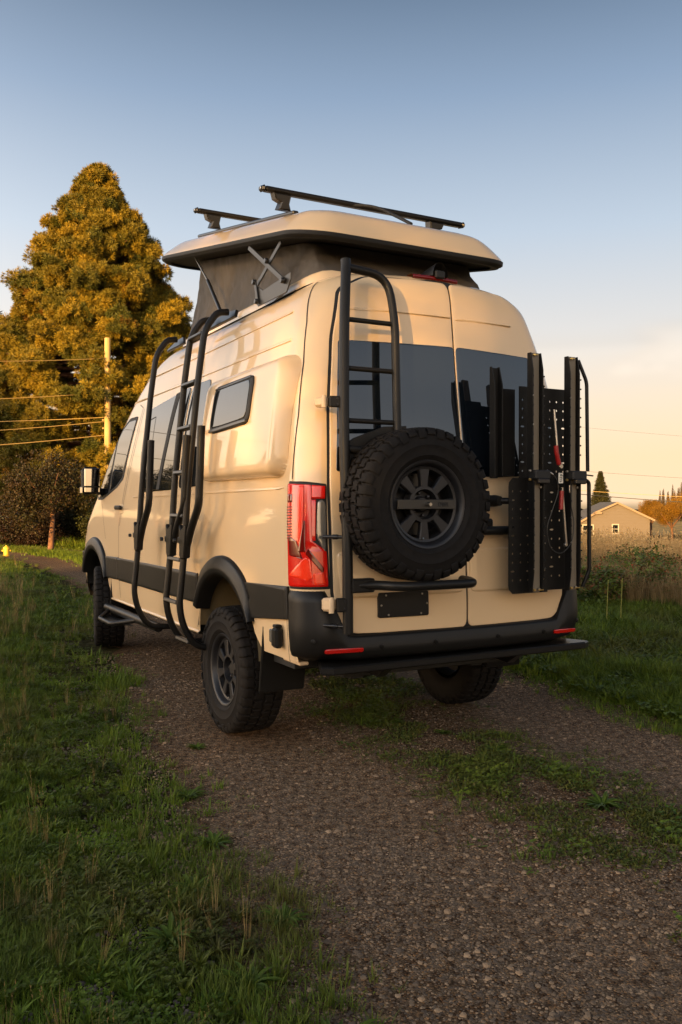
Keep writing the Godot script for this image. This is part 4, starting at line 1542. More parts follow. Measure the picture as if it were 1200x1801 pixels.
func side_gear() -> void:
	# tall ladder and the single rail ahead of it
	var lad := part_node("side_ladder")
	var path := func(v: float) -> Array:
		return [W(-0.86, v, 2.835), W(-0.94, v, 2.825), W(-1.03, v, 2.70), W(-1.075, v, 2.38), W(-1.145, v, 1.70), W(-1.185, v, 1.10), W(-1.215, v, 0.82), W(-1.19, v, 0.68), W(-1.10, v, 0.52), W(-0.90, v, 0.51)]
	pipe("rail", path.call(1.5), 0.0235, "powder", lad, 0.09)
	pipe("rail", path.call(1.8), 0.0235, "powder", lad, 0.09)
	for q in [[-1.035, 2.675], [-1.085, 2.34], [-1.117, 2.03], [-1.147, 1.72], [-1.170, 1.42], [-1.19, 1.12], [-1.215, 0.83], [-1.13, 0.555]]:
		block("rung", W(q[0], 1.65, q[1]), Vector3(0.045, 0.026, 0.27), "satin_grey", lad, Basis(Vector3(0, 0, 1), -0.25), 0.005)
	var plate := G.new()
	plate.prism(PackedVector2Array([Vector2(1.42, 0.035), Vector2(1.55, 0.05), Vector2(1.80, 0.05), Vector2(2.12, 0.0), Vector2(2.12, -0.02), Vector2(1.40, -0.02)]), -0.012, 0.012, Transform3D(Basis(Vector3(0, 0, -1), Vector3(0.35, 0.94, 0), Vector3(0.94, -0.35, 0)), Vector3(-0.835, 2.805, 0)), 0.004)
	obj("roof_bracket", plate, "black_metal", lad)
	var rail := part_node("side_rail")
	pipe("rail", path.call(2.65), 0.0235, "powder", rail, 0.09)
	var pl := G.new()
	pl.prism(PackedVector2Array([Vector2(2.58, 0.05), Vector2(2.72, 0.05), Vector2(2.95, 0.0), Vector2(2.95, -0.02), Vector2(2.50, -0.02)]), -0.012, 0.012, Transform3D(Basis(Vector3(0, 0, -1), Vector3(0.35, 0.94, 0), Vector3(0.94, -0.35, 0)), Vector3(-0.835, 2.80, 0)), 0.004)
	obj("roof_bracket", pl, "black_metal", rail)
	# three folding arms, each on a gusset clamped to its rail
	for q in [[1.5, 2.01], [1.8, 1.97], [2.65, 1.99]]:
		var arm := part_node("folding_arm")
		var v: float = q[0]
		pipe("arm_tube", [W(-1.185, v - 0.045, 1.17), W(-1.18, v - 0.14, 1.33), W(-1.175, v - 0.29, 1.49), W(-1.16, v - 0.30, q[1])], 0.026, "powder", arm, 0.06)
		var gs := G.new()
		gs.prism(PackedVector2Array([Vector2(v + 0.01, 1.36), Vector2(v - 0.03, 1.33), Vector2(v - 0.14, 1.37), Vector2(v - 0.085, 1.14), Vector2(v - 0.02, 1.13), Vector2(v, 1.15)]), -1.215, -1.165, Transform3D(Basis(Vector3(0, 0, -1), Vector3(0, 1, 0), Vector3(1, 0, 0)), Vector3.ZERO), 0.006)
		obj("gusset", gs, "powder", arm)
		knob("clamp_knob", W(-1.235, v + 0.005, 1.255), Vector3(-1, 0, 0), 0.014, 0.02, "black_metal", arm, 10)
		block("clamp", W(-1.185, v + 0.03, 1.255), Vector3(0.055, 0.045, 0.03), "black_metal", arm, Basis(), 0.006)
	# step bar below the cab door
	var step := part_node("side_step")
	pipe("step_bar", [W(-1.02, 4.35, 0.50), W(-1.0, 2.7, 0.50)], 0.038, "powder", step)
	var hoop := [W(-1.02, 4.22, 0.49), W(-1.18, 3.98, 0.44), W(-1.18, 3.55, 0.44), W(-1.02, 3.30, 0.49)]
	pipe("hoop", hoop, 0.022, "powder", step, 0.05)
	var tr := G.new()
	tr.prism(PackedVector2Array([Vector2(-1.03, 4.16), Vector2(-1.165, 3.95), Vector2(-1.165, 3.58), Vector2(-1.03, 3.36)]), 0.43, 0.44, Transform3D(Basis(Vector3(1, 0, 0), Vector3(0, 0, -1), Vector3(0, 1, 0)), Vector3.ZERO), 0.003)
	obj("tread_plate", tr, "black_metal", step)


func rear_ladder() -> void:
	var lad := part_node("rear_ladder")
	pipe("rail", [W(-0.815, -0.145, 0.81), W(-0.815, -0.14, 1.25), W(-0.805, -0.08, 1.9), W(-0.765, -0.01, 2.45), W(-0.715, 0.06, 2.83), W(-0.715, 0.065, 2.865)], 0.029, "powder", lad, 0.15, 14)
	pipe("hoop", [W(-0.72, 0.055, 2.82), W(-0.45, 0.055, 2.80), W(-0.435, -0.005, 2.55), W(-0.475, -0.10, 1.75)], 0.024, "powder", lad, 0.12, 14)
	for h in [2.52, 2.245, 1.955]:
		var t := clampf((h - 1.9) / 0.95, 0, 1)
		var v := lerpf(-0.07, 0.045, t)
		var ul := lerpf(-0.80, -0.725, t)
		var ur := lerpf(-0.465, -0.435, t)
		pipe("rung", [W(ul, v, h), W(ur, v, h)], 0.014, "powder", lad, 0.01, 10)
	# hinge clamps to the body, with painted hinge leaves
	for q in [[-0.865, 0.045, 2.055, 0.06], [-0.872, -0.055, 0.965, 0.075]]:
		block("hinge_bracket", W(q[0] + 0.035, q[1] - 0.09, q[2]), Vector3(0.09, q[3], 0.035), "powder", lad, Basis(Vector3.UP, -0.2), 0.006)
		block("hinge_leaf", W(q[0] - 0.03, q[1] - 0.035, q[2]), Vector3(0.055, q[3] * 0.95, 0.07), "paint_satin", lad, Basis(Vector3.UP, 0.5), 0.012)
		knob("hinge_pin", W(q[0] - 0.035, q[1] - 0.075, q[2] - q[3] * 0.55), Vector3(0, 1, 0), 0.014, q[3] * 1.1, "paint_satin", lad, 10)
		for s in [-1, 1]:
			knob("bolt", W(q[0] + 0.03, q[1] - 0.107, q[2] + s * q[3] * 0.25), Vector3(0, 0, 1), 0.006, 0.005, "black_metal", lad, 8)
	for h in [1.325, 0.845]:
		pipe("stay", [W(-0.90, -0.02, h), W(-0.815, -0.135, h)], 0.010, "black_metal", lad, 0.01, 8)
		knob("stay_nut", W(-0.865, -0.07, h), Vector3(0.6, 0, 0.8), 0.016, 0.03, "black_metal", lad, 6)
	# arm below the spare wheel, bowed out round it
	pipe("lower_arm", [W(-0.80, -0.15, 1.065), W(-0.66, -0.17, 1.065), W(-0.58, -0.33, 1.065), W(-0.12, -0.33, 1.065), W(-0.06, -0.20, 1.065), W(-0.05, -0.12, 1.065)], 0.026, "powder", lad, 0.09, 14)
	block("arm_socket", W(-0.735, -0.15, 1.065), Vector3(0.14, 0.075, 0.06), "powder", lad, Basis(), 0.008)
	pipe("cross_tube", [W(-0.81, -0.13, 1.345), W(0.50, -0.10, 1.345)], 0.026, "powder", lad, 0.02, 12)
	pipe("cross_tube", [W(-0.81, -0.08, 1.80), W(-0.30, -0.09, 1.78)], 0.022, "powder", lad, 0.02, 12)
	var gus := G.new()
	gus.prism(PackedVector2Array([Vector2(-0.80, 1.82), Vector2(-0.74, 1.86), Vector2(-0.55, 1.93), Vector2(-0.40, 1.94), Vector2(-0.40, 1.60), Vector2(-0.78, 1.72)]), 0.06, 0.075, Transform3D(), 0.003)
	obj("wheel_plate", gus, "powder", lad)


func pop_top() -> void:
	var tilt := deg_to_rad(10.6)
	# lid frame: x across, z' along the slope towards the front, origin at the rear edge of the lid's underside
	var xf := Transform3D(Basis(Vector3(1, 0, 0), Vector3(0, cos(tilt), sin(tilt)), Vector3(0, sin(tilt), -cos(tilt)).normalized()), W(-0.05, 0.35, 3.095))
	xf.basis = Basis(Vector3(1, 0, 0), Vector3(0, cos(tilt), sin(tilt)), Vector3(0, sin(tilt), -cos(tilt)))
	var long := 3.22
	var roof := part_node("pop_top_lid")
	var shell := G.new()
	var rows := []
	var ring := func(inset: float, y: float, z0: float, z1: float, half: float, rr: float) -> PackedVector3Array:
		var out := PackedVector3Array()
		var hw := half - inset
		var a := z0 + inset
		var b := z1 - inset * 1.6
		var r := maxf(0.02, rr - inset * 0.5)
		var rf := maxf(0.05, r * 2.2)
		for c in [[hw - r, a + r, r, -PI / 2, 0.0], [hw - rf * 0.7, b - rf, rf, 0.0, PI / 2], [-hw + rf * 0.7, b - rf, rf, PI / 2, PI], [-hw + r, a + r, r, PI, PI * 1.5]]:
			for k in 9:
				var t := lerpf(c[3], c[4], k / 8.0)
				var sx: float = 0.7 if c[2] == rf else 1.0
				out.append(xf * Vector3(c[0] + cos(t) * c[2] * sx, y - 0.05 * smoothstep(2.4, long, c[1]) * 0.0, c[1] + sin(t) * c[2]))
		# finer sides: add points between the corners
		var fine := PackedVector3Array()
		for i in out.size():
			fine.append(out[i])
			var nx := out[(i + 1) % out.size()]
			if i % 9 == 8:
				for k in range(1, 8):
					fine.append(out[i].lerp(nx, k / 8.0))
		return fine
	var levels := [[0.0, 0.0], [-0.003, 0.010], [0.006, 0.028], [0.035, 0.058], [0.070, 0.092], [0.105, 0.122], [0.135, 0.143], [0.17, 0.159], [0.22, 0.172], [0.30, 0.184], [0.42, 0.194], [0.58, 0.201], [0.72, 0.204]]
	for l in levels:
		rows.append(ring.call(l[0], l[1], 0.0, long, 0.80, 0.26))
	shell.grid(rows, xf * Vector3(0, -0.5, 1.6), true)
	var top: PackedVector3Array = rows[-1]
	var mid := xf * Vector3(0, 0.206, 1.6)
	for i in top.size():
		shell.tri(top[i], top[(i + 1) % top.size()], mid, xf * Vector3(0, -1, 1.6))
	obj("shell", shell, "paint", roof)
	# raised panel on the rear of the lid
	var lip := G.new()
	var lr := []
	for l in [[-0.006, 0.012], [-0.006, -0.010], [0.0, -0.016], [0.012, -0.02], [0.016, -0.028], [0.026, -0.03], [0.06, -0.028]]:
		lr.append(ring.call(l[0], l[1], 0.0, long, 0.80, 0.26))
	lip.grid(lr, xf * Vector3(0, 0.05, 1.6), true)
	obj("rubber_seal", lip, "gap", roof)
	var under := G.new()
	var ur: PackedVector3Array = ring.call(0.02, -0.012, 0.0, long, 0.80, 0.26)
	var um := xf * Vector3(0, 0.0, 1.6)
	for i in ur.size():
		under.tri(ur[i], ur[(i + 1) % ur.size()], um, xf * Vector3(0, 1, 1.6))
	obj("headlining", under, "lining", roof)
	# side tracks and cross bars
	for s in [-1, 1]:
		var tk := G.new()
		tk.box(xf * Vector3(s * 0.57, 0.186, 1.55), Vector3(0.045, 0.026, 1.9), xf.basis.orthonormalized(), 0.008)
		obj("roof_track", tk, "black_metal", roof)
	for q in [0.77, 2.10]:
		var bar := part_node("roof_bar")
		var c := xf * Vector3(0.05, 0.328, q)
		var b := G.new()
		b.box(c, Vector3(1.58, 0.036, 0.078), Basis(Vector3.RIGHT, tilt), 0.014)
		obj("cross_bar", b, "powder", bar)
		for s in [-1, 1]:
			block("end_cap", c + Vector3(s * 0.795, 0, 0), Vector3(0.03, 0.042, 0.084), "black_metal", bar, Basis(Vector3.RIGHT, tilt), 0.016)
			var ft := G.new()
			ft.prism(PackedVector2Array([Vector2(-0.035, 0.0), Vector2(0.055, 0.0), Vector2(0.04, 0.04), Vector2(0.05, 0.10), Vector2(-0.075, 0.10), Vector2(-0.06, 0.06), Vector2(-0.02, 0.045)]), -0.04, 0.04, Transform3D(Basis(Vector3(-s, 0, 0), xf.basis.y, xf.basis.z * -s), xf * Vector3(s * 0.60, 0.212, q)), 0.008)
			obj("foot", ft, "black_metal", bar)
			knob("bolt", c + Vector3(s * 0.812, 0.0, 0.01), Vector3(s, 0, 0), 0.009, 0.004, "steel", bar, 8)
	# cable hanging from the rear bar
	var cab := [xf * Vector3(-0.13, 0.32, 0.78), xf * Vector3(0.03, 0.33, 0.66), xf * Vector3(0.12, 0.26, 0.50), xf * Vector3(0.125, 0.19, 0.30)]
	pipe("cable", cab, 0.011, "gap", roof, 0.12, 8)
	# canvas
	var cv := G.new()
	var n := 120
	var low := PackedVector3Array()
	var high := PackedVector3Array()
	var loop := func(t: float, hw: float, a: float, b: float, r: float) -> Vector2:
		# walk round a rounded rectangle
		var w := hw - r
		var l := (b - a) - 2 * r
		var per := 2 * (2 * w + l) + TAU * r
		var d := t * per
		var segs := [[l, Vector2(-hw, a + r), Vector2(0, 1)], [PI / 2 * r, Vector2(-hw + r, b - r), 1], [2 * w, Vector2(-w, b), Vector2(1, 0)], [PI / 2 * r, Vector2(hw - r, b - r), 2], [l, Vector2(hw, b - r), Vector2(0, -1)], [PI / 2 * r, Vector2(hw - r, a + r), 3], [2 * w, Vector2(w, a), Vector2(-1, 0)], [PI / 2 * r, Vector2(-hw + r, a + r), 4]]
		for s in segs:
			if d <= s[0]:
				if s[2] is Vector2:
					return s[1] + s[2] * d
				var k: float = d / s[0] * PI / 2
				var a0: float = [PI, PI / 2, 0.0, -PI / 2][s[2] - 1]
				return s[1] + Vector2(cos(a0 - k), sin(a0 - k)) * r
			d -= s[0]
		return Vector2(-hw, a + r)
	var crow := []
	for k in 9:
		var t := k / 8.0
		var row := PackedVector3Array()
		for i in n:
			var p: Vector2 = loop.call(float(i) / n, 0.70, 0.47, 2.97, 0.12)
			var q: Vector2 = loop.call(float(i) / n, 0.63, 0.66, 2.84, 0.12)
			var b := W(p.x, p.y, 2.875 + 0.02 * (1.0 - absf(p.x)))
			var z := (q.y - 0.35) / cos(tilt)
			var c := W(q.x, q.y, 3.075 + (q.y - 0.35) * tan(tilt))
			var w := b.lerp(c, t)
			var inw := Vector3(-p.x, 0, 0.0).normalized() if absf(p.x) > 0.68 else Vector3(0, 0, 1 if p.y > 1.5 else -1)
			w += inw * (0.035 * sin(PI * t) + 0.03 * sin(PI * t) * nz.get_noise_2d(i * 14.0, k * 3.0))
			row.append(w)
		crow.append(row)
	cv.grid(crow, W(0, 1.6, 3.1), true)
	var tent := obj("canvas_wall", cv, "canvas", van)
	var sk := G.new()
	var base := []
	for e in [[0.735, 0.44, 2.86, 3.00], [0.73, 0.445, 2.908, 3.0], [0.70, 0.47, 2.918, 2.975]]:
		var row := PackedVector3Array()
		for i in n:
			var p: Vector2 = loop.call(float(i) / n, e[0], e[1], e[3], 0.13)
			row.append(W(p.x, p.y, e[2] - 0.05 * smoothstep(0.6, 0.8, absf(p.x))))
		base.append(row)
	sk.grid(base, W(0, 1.6, 2.6), true)
	obj("roof_flange", sk, "paint", van)
	# scissor lifts and gas struts
	for s in [-1]:
		var sc := part_node("scissor_lift")
		var x: float = s * 0.80
		var pl := G.new()
		pl.prism(PackedVector2Array([Vector2(0.60, 2.865), Vector2(0.60, 2.91), Vector2(1.02, 2.89), Vector2(1.14, 2.95), Vector2(1.16, 2.84), Vector2(1.10, 2.80), Vector2(0.66, 2.80)]), x - 0.004, x + 0.004, Transform3D(Basis(Vector3(0, 0, -1), Vector3(0, 1, 0), Vector3(1, 0, 0)), Vector3.ZERO), 0.002)
		obj("base_plate", pl, "satin_grey", sc)
		for q in [[[0.68, 2.875], [1.23, 3.215], 0.010], [[1.13, 2.965], [0.78, 3.135], -0.012], [[1.13, 2.965], [1.09, 2.83], 0.012]]:
			var a := W(x + s * q[2], q[0][0], q[0][1])
			var b := W(x + s * q[2], q[1][0], q[1][1])
			var d := (b - a).normalized()
			var g := G.new()
			g.box((a + b) / 2, Vector3(0.01, 0.034, a.distance_to(b) + 0.03), Basis(Vector3(1, 0, 0), d.cross(Vector3(1, 0, 0)), d), 0.003)
			obj("link", g, "satin_grey", sc)
		for q in [[0.68, 2.875], [1.13, 2.965], [0.925, 3.055], [1.09, 2.83]]:
			knob("pivot_bolt", W(x + s * 0.012, q[0], q[1]), Vector3(s, 0, 0), 0.018, 0.022, "black_metal", sc, 12)
		var strut := part_node("gas_strut")
		var b0 := W(s * 0.80, 1.80, 2.90)
		var b1 := W(s * 0.765, 2.18, 3.22)
		var b2 := W(s * 0.735, 2.60, 3.53)
		var g0 := G.new()
		g0.tube(PackedVector3Array([b0, b1]), 0.014, 10)
		obj("cylinder", g0, "black_metal", strut)
		var g1 := G.new()
		g1.tube(PackedVector3Array([b1, b2]), 0.007, 8)
		obj("rod", g1, "steel", strut)
	# high brake light and camera hood on the roof's rear edge
	var bl := G.new()
	var br := []
	for k in 13:
		var u := lerpf(-0.165, 0.165, k / 12.0)
		var p := R(u, 2.875)
		br.append(PackedVector3Array([p + Vector3(0, -0.006, -0.005), p + Vector3(0, -0.004, 0.022), p + Vector3(0, 0.018, 0.020), p + Vector3(0, 0.026, -0.012), p + Vector3(0, 0.02, -0.06)]))
	bl.grid(br, W(0, 0.5, 2.6))
	var light := obj("high_brake_light", bl, "red_deep", van)
	var hood := G.new()
	var hr := []
	for k in 9:
		var t := k / 8.0
		var row := PackedVector3Array()
		for j in 13:
			var a := PI * j / 12.0
			var wide := lerpf(0.055, 0.10, t)
			row.append(W(0.02 + cos(a) * wide, 0.20 + 0.16 * t, 2.895 + sin(a) * lerpf(0.085, 0.004, pow(t, 1.6)) + 0.01 * t))
		hr.append(row)
	hood.grid(hr, W(0.02, 0.3, 2.86))
	obj("camera_hood", hood, "black_metal", light)
	block("camera", W(0.02, 0.205, 2.905), Vector3(0.075, 0.05, 0.02), "gap", light, Basis(), 0.01)


func carrier() -> void:
	# folded two-tray carrier hung on the right rear door; own axes = world, base at the foot of the plates
	var o := thing("folding_carrier", "folded black two-rail carrier of perforated plates hung on the right rear door", "bike carrier", Vector3.ZERO)
	o.position = W(0.55, -0.22, 0.97)
	var at := func(u: float, v: float, h: float) -> Vector3: return W(u, v, h) - o.position
	var plate := func(called: String, u0: float, u1: float, h0: float, h1: float, v: float, cut: float) -> void:
		# a sheet pierced by rows of round holes and slots
		var g := G.new()
		var nu := maxi(3, int((u1 - u0) / 0.052))
		var nh := maxi(3, int((h1 - h0) / 0.052))
		var du := (u1 - u0) / nu
		var dh := (h1 - h0) / nh
		for i in nh:
			for j in nu:
				var cx := u0 + (j + 0.5) * du
				var cy := h0 + (i + 0.5) * dh
				var sq := []
				var ho := []
				var slot := i % 4 == 2
				for k in 8:
					var a := TAU * k / 8.0
					var m := maxf(absf(cos(a)), absf(sin(a)))
					var e := Vector2(cx + cos(a) / m * du / 2, cy + sin(a) / m * dh / 2)
					if cut > 0.0 and j == 0 and (i == 0 or i == nh - 1) and e.x < u0 + 0.001:
						e.x += maxf(0.0, cut - (e.y - h0 if i == 0 else h1 - e.y))
					sq.append(e)
					ho.append(Vector2(cx + cos(a) * (0.017 if slot else 0.0068), cy + sin(a) * (0.0055 if slot else 0.0068)))
				var pierced := (i > 0 and i < nh - 1) and (not slot or (i + j) % 2 == 0)
				for k in 8:
					var k1 := (k + 1) % 8
					for z in [-0.0025, 0.0025]:
						var away: Vector3 = at.call(cx, v + z * 40.0, cy)
						if pierced:
							g.quad(at.call(sq[k].x, v - z, sq[k].y), at.call(sq[k1].x, v - z, sq[k1].y), at.call(ho[k1].x, v - z, ho[k1].y), at.call(ho[k].x, v - z, ho[k].y), away)
						else:
							g.tri(at.call(sq[k].x, v - z, sq[k].y), at.call(sq[k1].x, v - z, sq[k1].y), at.call(cx, v - z, cy), away)
					if pierced:
						g.quad(at.call(ho[k].x, v - 0.0025, ho[k].y), at.call(ho[k1].x, v - 0.0025, ho[k1].y), at.call(ho[k1].x, v + 0.0025, ho[k1].y), at.call(ho[k].x, v + 0.0025, ho[k].y))
		obj(called, g, "powder", o)
	plate.call("lower_plate", 0.225, 0.52, 0.975, 1.655, -0.20, 0.03)
	plate.call("lower_plate", 0.53, 0.78, 0.985, 1.655, -0.19, 0.0)
	plate.call("upper_plate", 0.33, 0.70, 1.62, 2.20, -0.165, 0.0)
	# rails: two upright channels, each in an upper and a lower length
	var n := 0
	for x in [0.335, 0.62]:
		for half in 2:
			var y0: float = 1.655 if half == 0 else 0.985
			var y1: float = 2.385 if half == 0 else 1.66
			var v: float = -0.245 if half == 0 else -0.255
			var x2: float = x + (0.0 if half == 0 else 0.0)
			var ch := block("channel", at.call(x2 + 0.035, v, (y0 + y1) / 2), Vector3(0.062, y1 - y0, 0.035), "rail_grey", o, Basis(), 0.004)
			# folded side flanges with angled ends
			for s in [-1, 1]:
				var fl := G.new()
				var fx: float = x2 + 0.035 + s * 0.037
				var w := 0.032
				if half == 0:
					fl.prism(PackedVector2Array([Vector2(0, y0), Vector2(w, y0 + 0.03), Vector2(w, y1 - 0.10), Vector2(0.012, y1), Vector2(-0.02, y1), Vector2(-0.02, y0)]), -0.003, 0.003, Transform3D(Basis(Vector3(0, 0, 1), Vector3(0, 1, 0), Vector3(-1, 0, 0)), at.call(fx, v - 0.012, 0.0)), 0.001)
				else:
					fl.prism(PackedVector2Array([Vector2(-0.02, y0), Vector2(0.015, y0), Vector2(w, y0 + 0.12), Vector2(w, y1 - 0.03), Vector2(0, y1), Vector2(-0.02, y1)]), -0.003, 0.003, Transform3D(Basis(Vector3(0, 0, 1), Vector3(0, 1, 0), Vector3(-1, 0, 0)), at.call(fx, v - 0.012, 0.0)), 0.001)
				var f := obj("flange", fl, "powder", o)
				for k in 9:
					var hh := lerpf(y0 + 0.14, y1 - 0.14, k / 8.0)
					knob("hole_rivet", at.call(fx + s * 0.003, v - 0.048, hh) - f.position, Vector3(s, 0, 0), 0.0055, 0.002, "gap" if k % 3 else "steel", f, 8)
		# clamp block where the two lengths meet
		block("clamp", at.call(x + 0.05, -0.285, 1.672), Vector3(0.115, 0.055, 0.07), "gap", o, Basis(), 0.008)
		block("clamp_lever", at.call(x + 0.05, -0.315, 1.635), Vector3(0.085, 0.03, 0.03), "black_metal", o, Basis(), 0.006)
		for q in [[-0.02, 1.695], [-0.02, 1.645], [0.06, 1.60], [0.012, 2.37], [0.05, 1.005], [0.015, 1.0]]:
			knob("bolt", at.call(x + q[0], -0.275, q[1]), Vector3(0, 0, 1), 0.008, 0.012, "brass" if n % 2 else "steel", o, 8)
			n += 1
		block("slot_edge", at.call(x + 0.03, -0.272, 2.372), Vector3(0.03, 0.005, 0.012), "brass", o, Basis(), 0.001)
		block("slot_edge", at.call(x + 0.06, -0.285, 1.0), Vector3(0.035, 0.006, 0.012), "brass", o, Basis(), 0.001)
	# outer loop of flat bar on the right
	pipe("side_loop", [at.call(0.715, -0.25, 2.37), at.call(0.765, -0.27, 2.24), at.call(0.775, -0.27, 1.70)], 0.011, "powder", o, 0.03, 8)
	pipe("side_loop", [at.call(0.70, -0.26, 1.645), at.call(0.785, -0.27, 1.645), at.call(0.79, -0.27, 1.10), at.call(0.755, -0.25, 1.0)], 0.012, "powder", o, 0.03, 8)
	# tall channel standing behind at the left, next to the window
	for s in [0, 1]:
		var bk := G.new()
		var ux: float = 0.165 + s * 0.055
		bk.prism(PackedVector2Array([Vector2(0.0, 1.66), Vector2(0.05, 1.66), Vector2(0.05, 2.20), Vector2(0.02, 2.31), Vector2(0.0, 2.31)]), -0.003, 0.003, Transform3D(Basis(Vector3(0, 0, 1), Vector3(0, 1, 0), Vector3(-1, 0, 0)), at.call(ux, -0.10, 0.0)), 0.001)
		obj("flange", bk, "powder", o)
	block("channel", at.call(0.195, -0.10, 1.98), Vector3(0.05, 0.65, 0.02), "powder", o, Basis(), 0.003)
	block("back_plate", at.call(0.29, -0.09, 1.93), Vector3(0.14, 0.52, 0.006), "powder", o, Basis(), 0.001)
	# latches: red grips on steel rods, a wire lanyard, a small printed label
	for q in [[0.515, 2.06, 1.74, -0.02, "up"], [0.53, 1.44, 1.585, 0.03, "down"]]:
		var top: float = q[1]
		if q[4] == "up":
			pipe("steel_bar", [at.call(0.505, -0.27, 2.06), at.call(0.535, -0.275, 1.75)], 0.009, "steel", o, 0.01, 8)
			pipe("red_grip", [at.call(0.495, -0.30, 1.845), at.call(0.50, -0.30, 1.80), at.call(0.525, -0.295, 1.735)], 0.014, "red_handle", o, 0.03, 8)
		else:
			pipe("steel_bar", [at.call(0.565, -0.275, 1.60), at.call(0.60, -0.275, 1.265)], 0.009, "steel", o, 0.01, 8)
			pipe("red_grip", [at.call(0.545, -0.295, 1.58), at.call(0.54, -0.295, 1.47)], 0.013, "red_handle", o, 0.03, 8)
	knob("latch_bolt", at.call(0.59, -0.275, 1.26), Vector3(0, 0, 1), 0.013, 0.014, "steel", o, 8)
	knob("latch_bolt", at.call(0.545, -0.28, 1.725), Vector3(0, 0, 1), 0.016, 0.014, "steel", o, 8)
	var wire := [at.call(0.44, -0.28, 1.70), at.call(0.50, -0.30, 1.66), at.call(0.52, -0.30, 1.58), at.call(0.47, -0.29, 1.45), at.call(0.43, -0.29, 1.36), at.call(0.46, -0.29, 1.24), at.call(0.54, -0.295, 1.20), at.call(0.63, -0.295, 1.27), at.call(0.65, -0.29, 1.40), at.call(0.62, -0.285, 1.52), at.call(0.615, -0.285, 1.60)]
	var wg := G.new()
	wg.tube(fillet(wire, 0.08, 5), 0.003, 6)
	obj("wire_lanyard", wg, "satin_grey", o)
	pipe("lanyard_end", [at.call(0.44, -0.285, 1.70), at.call(0.475, -0.298, 1.675)], 0.006, "steel", o, 0.01, 8)
	pipe("lanyard_end", [at.call(0.617, -0.285, 1.57), at.call(0.615, -0.285, 1.615)], 0.006, "steel", o, 0.01, 8)
	block("tie_strap_end", at.call(0.735, -0.31, 1.675), Vector3(0.09, 0.008, 0.012), "satin_grey", o, Basis(Vector3(0, 0, 1), -0.08), 0.002)
	block("label_plate", at.call(0.553, -0.278, 1.655), Vector3(0.034, 0.062, 0.004), "white_label", o, Basis(), 0.001)
	var tm := TextMesh.new()
	var sf := SystemFont.new()
	sf.font_names = PackedStringArray(["Droid Sans"])
	sf.font_weight = 700
	tm.font = sf
	tm.text = "1Up"
	tm.font_size = 32
	tm.pixel_size = 0.00085
	tm.depth = 0.001
	var tx := MeshInstance3D.new()
	tx.name = "lettering"
	tx.mesh = tm
	tx.material_override = mats["gap"]
	o.add_child(tx, true)
	tx.transform = Transform3D(Basis(Vector3(0, 0, 1), PI / 2), at.call(0.553, -0.2805, 1.655))
	pipe("mounting_arm", [at.call(0.30, 0.0, 1.345), at.call(0.30, -0.20, 1.345)], 0.02, "powder", o, 0.01, 10)
	knob("mounting_boss", at.call(0.17, -0.02, 1.52), Vector3(0.2, 0, 1), 0.035, 0.14, "powder", o, 16)
	pipe("mounting_arm", [at.call(0.17, -0.10, 1.52), at.call(0.26, -0.19, 1.52)], 0.02, "powder", o, 0.01, 10)


# ---------------------------------------------------------------- trees
var spray_mesh: ArrayMesh
var puff_mesh: ArrayMesh
var leafy_mesh: ArrayMesh


func foliage_meshes() -> void:
	var r := RandomNumberGenerator.new()
	r.seed = 8
	# a feathery conifer spray: drooping fan of needle slivers
	var g := G.new()
	g.tinted = true
	for i in 84:
		var d := Vector3(r.randf_range(-1, 1), r.randf_range(-0.35, 1.0), r.randf_range(-1, 1)).normalized()
		var base := d * r.randf_range(0.0, 0.12)
		var tip := d * r.randf_range(0.2, 0.36) + Vector3(0, r.randf_range(-0.05, 0.08), 0)
		var s := d.cross(Vector3(r.randf_range(-1, 1), r.randf_range(-1, 1), r.randf_range(-1, 1))).normalized() * r.randf_range(0.009, 0.019)
		g.col = Color.WHITE * r.randf_range(0.7, 1.25)
		var m := base.lerp(tip, 0.55)
		g.quad(base, m + s, tip, m - s)
	spray_mesh = g.mesh()
	var l := G.new()
	l.tinted = true
	for i in 40:
		var p := Vector3(r.randf_range(-1, 1), r.randf_range(-0.8, 0.8), r.randf_range(-1, 1)) * 0.3
		var a := Vector3(r.randf_range(-1, 1), r.randf_range(-0.6, 0.6), r.randf_range(-1, 1)).normalized() * r.randf_range(0.05, 0.085)
		var b := a.cross(Vector3(r.randf_range(-1, 1), r.randf_range(-1, 1), r.randf_range(-1, 1))).normalized() * 0.04
		l.col = Color.WHITE * r.randf_range(0.7, 1.3)
		l.quad(p, p + a * 0.5 + b, p + a, p + a * 0.5 - b)
	leafy_mesh = l.mesh()


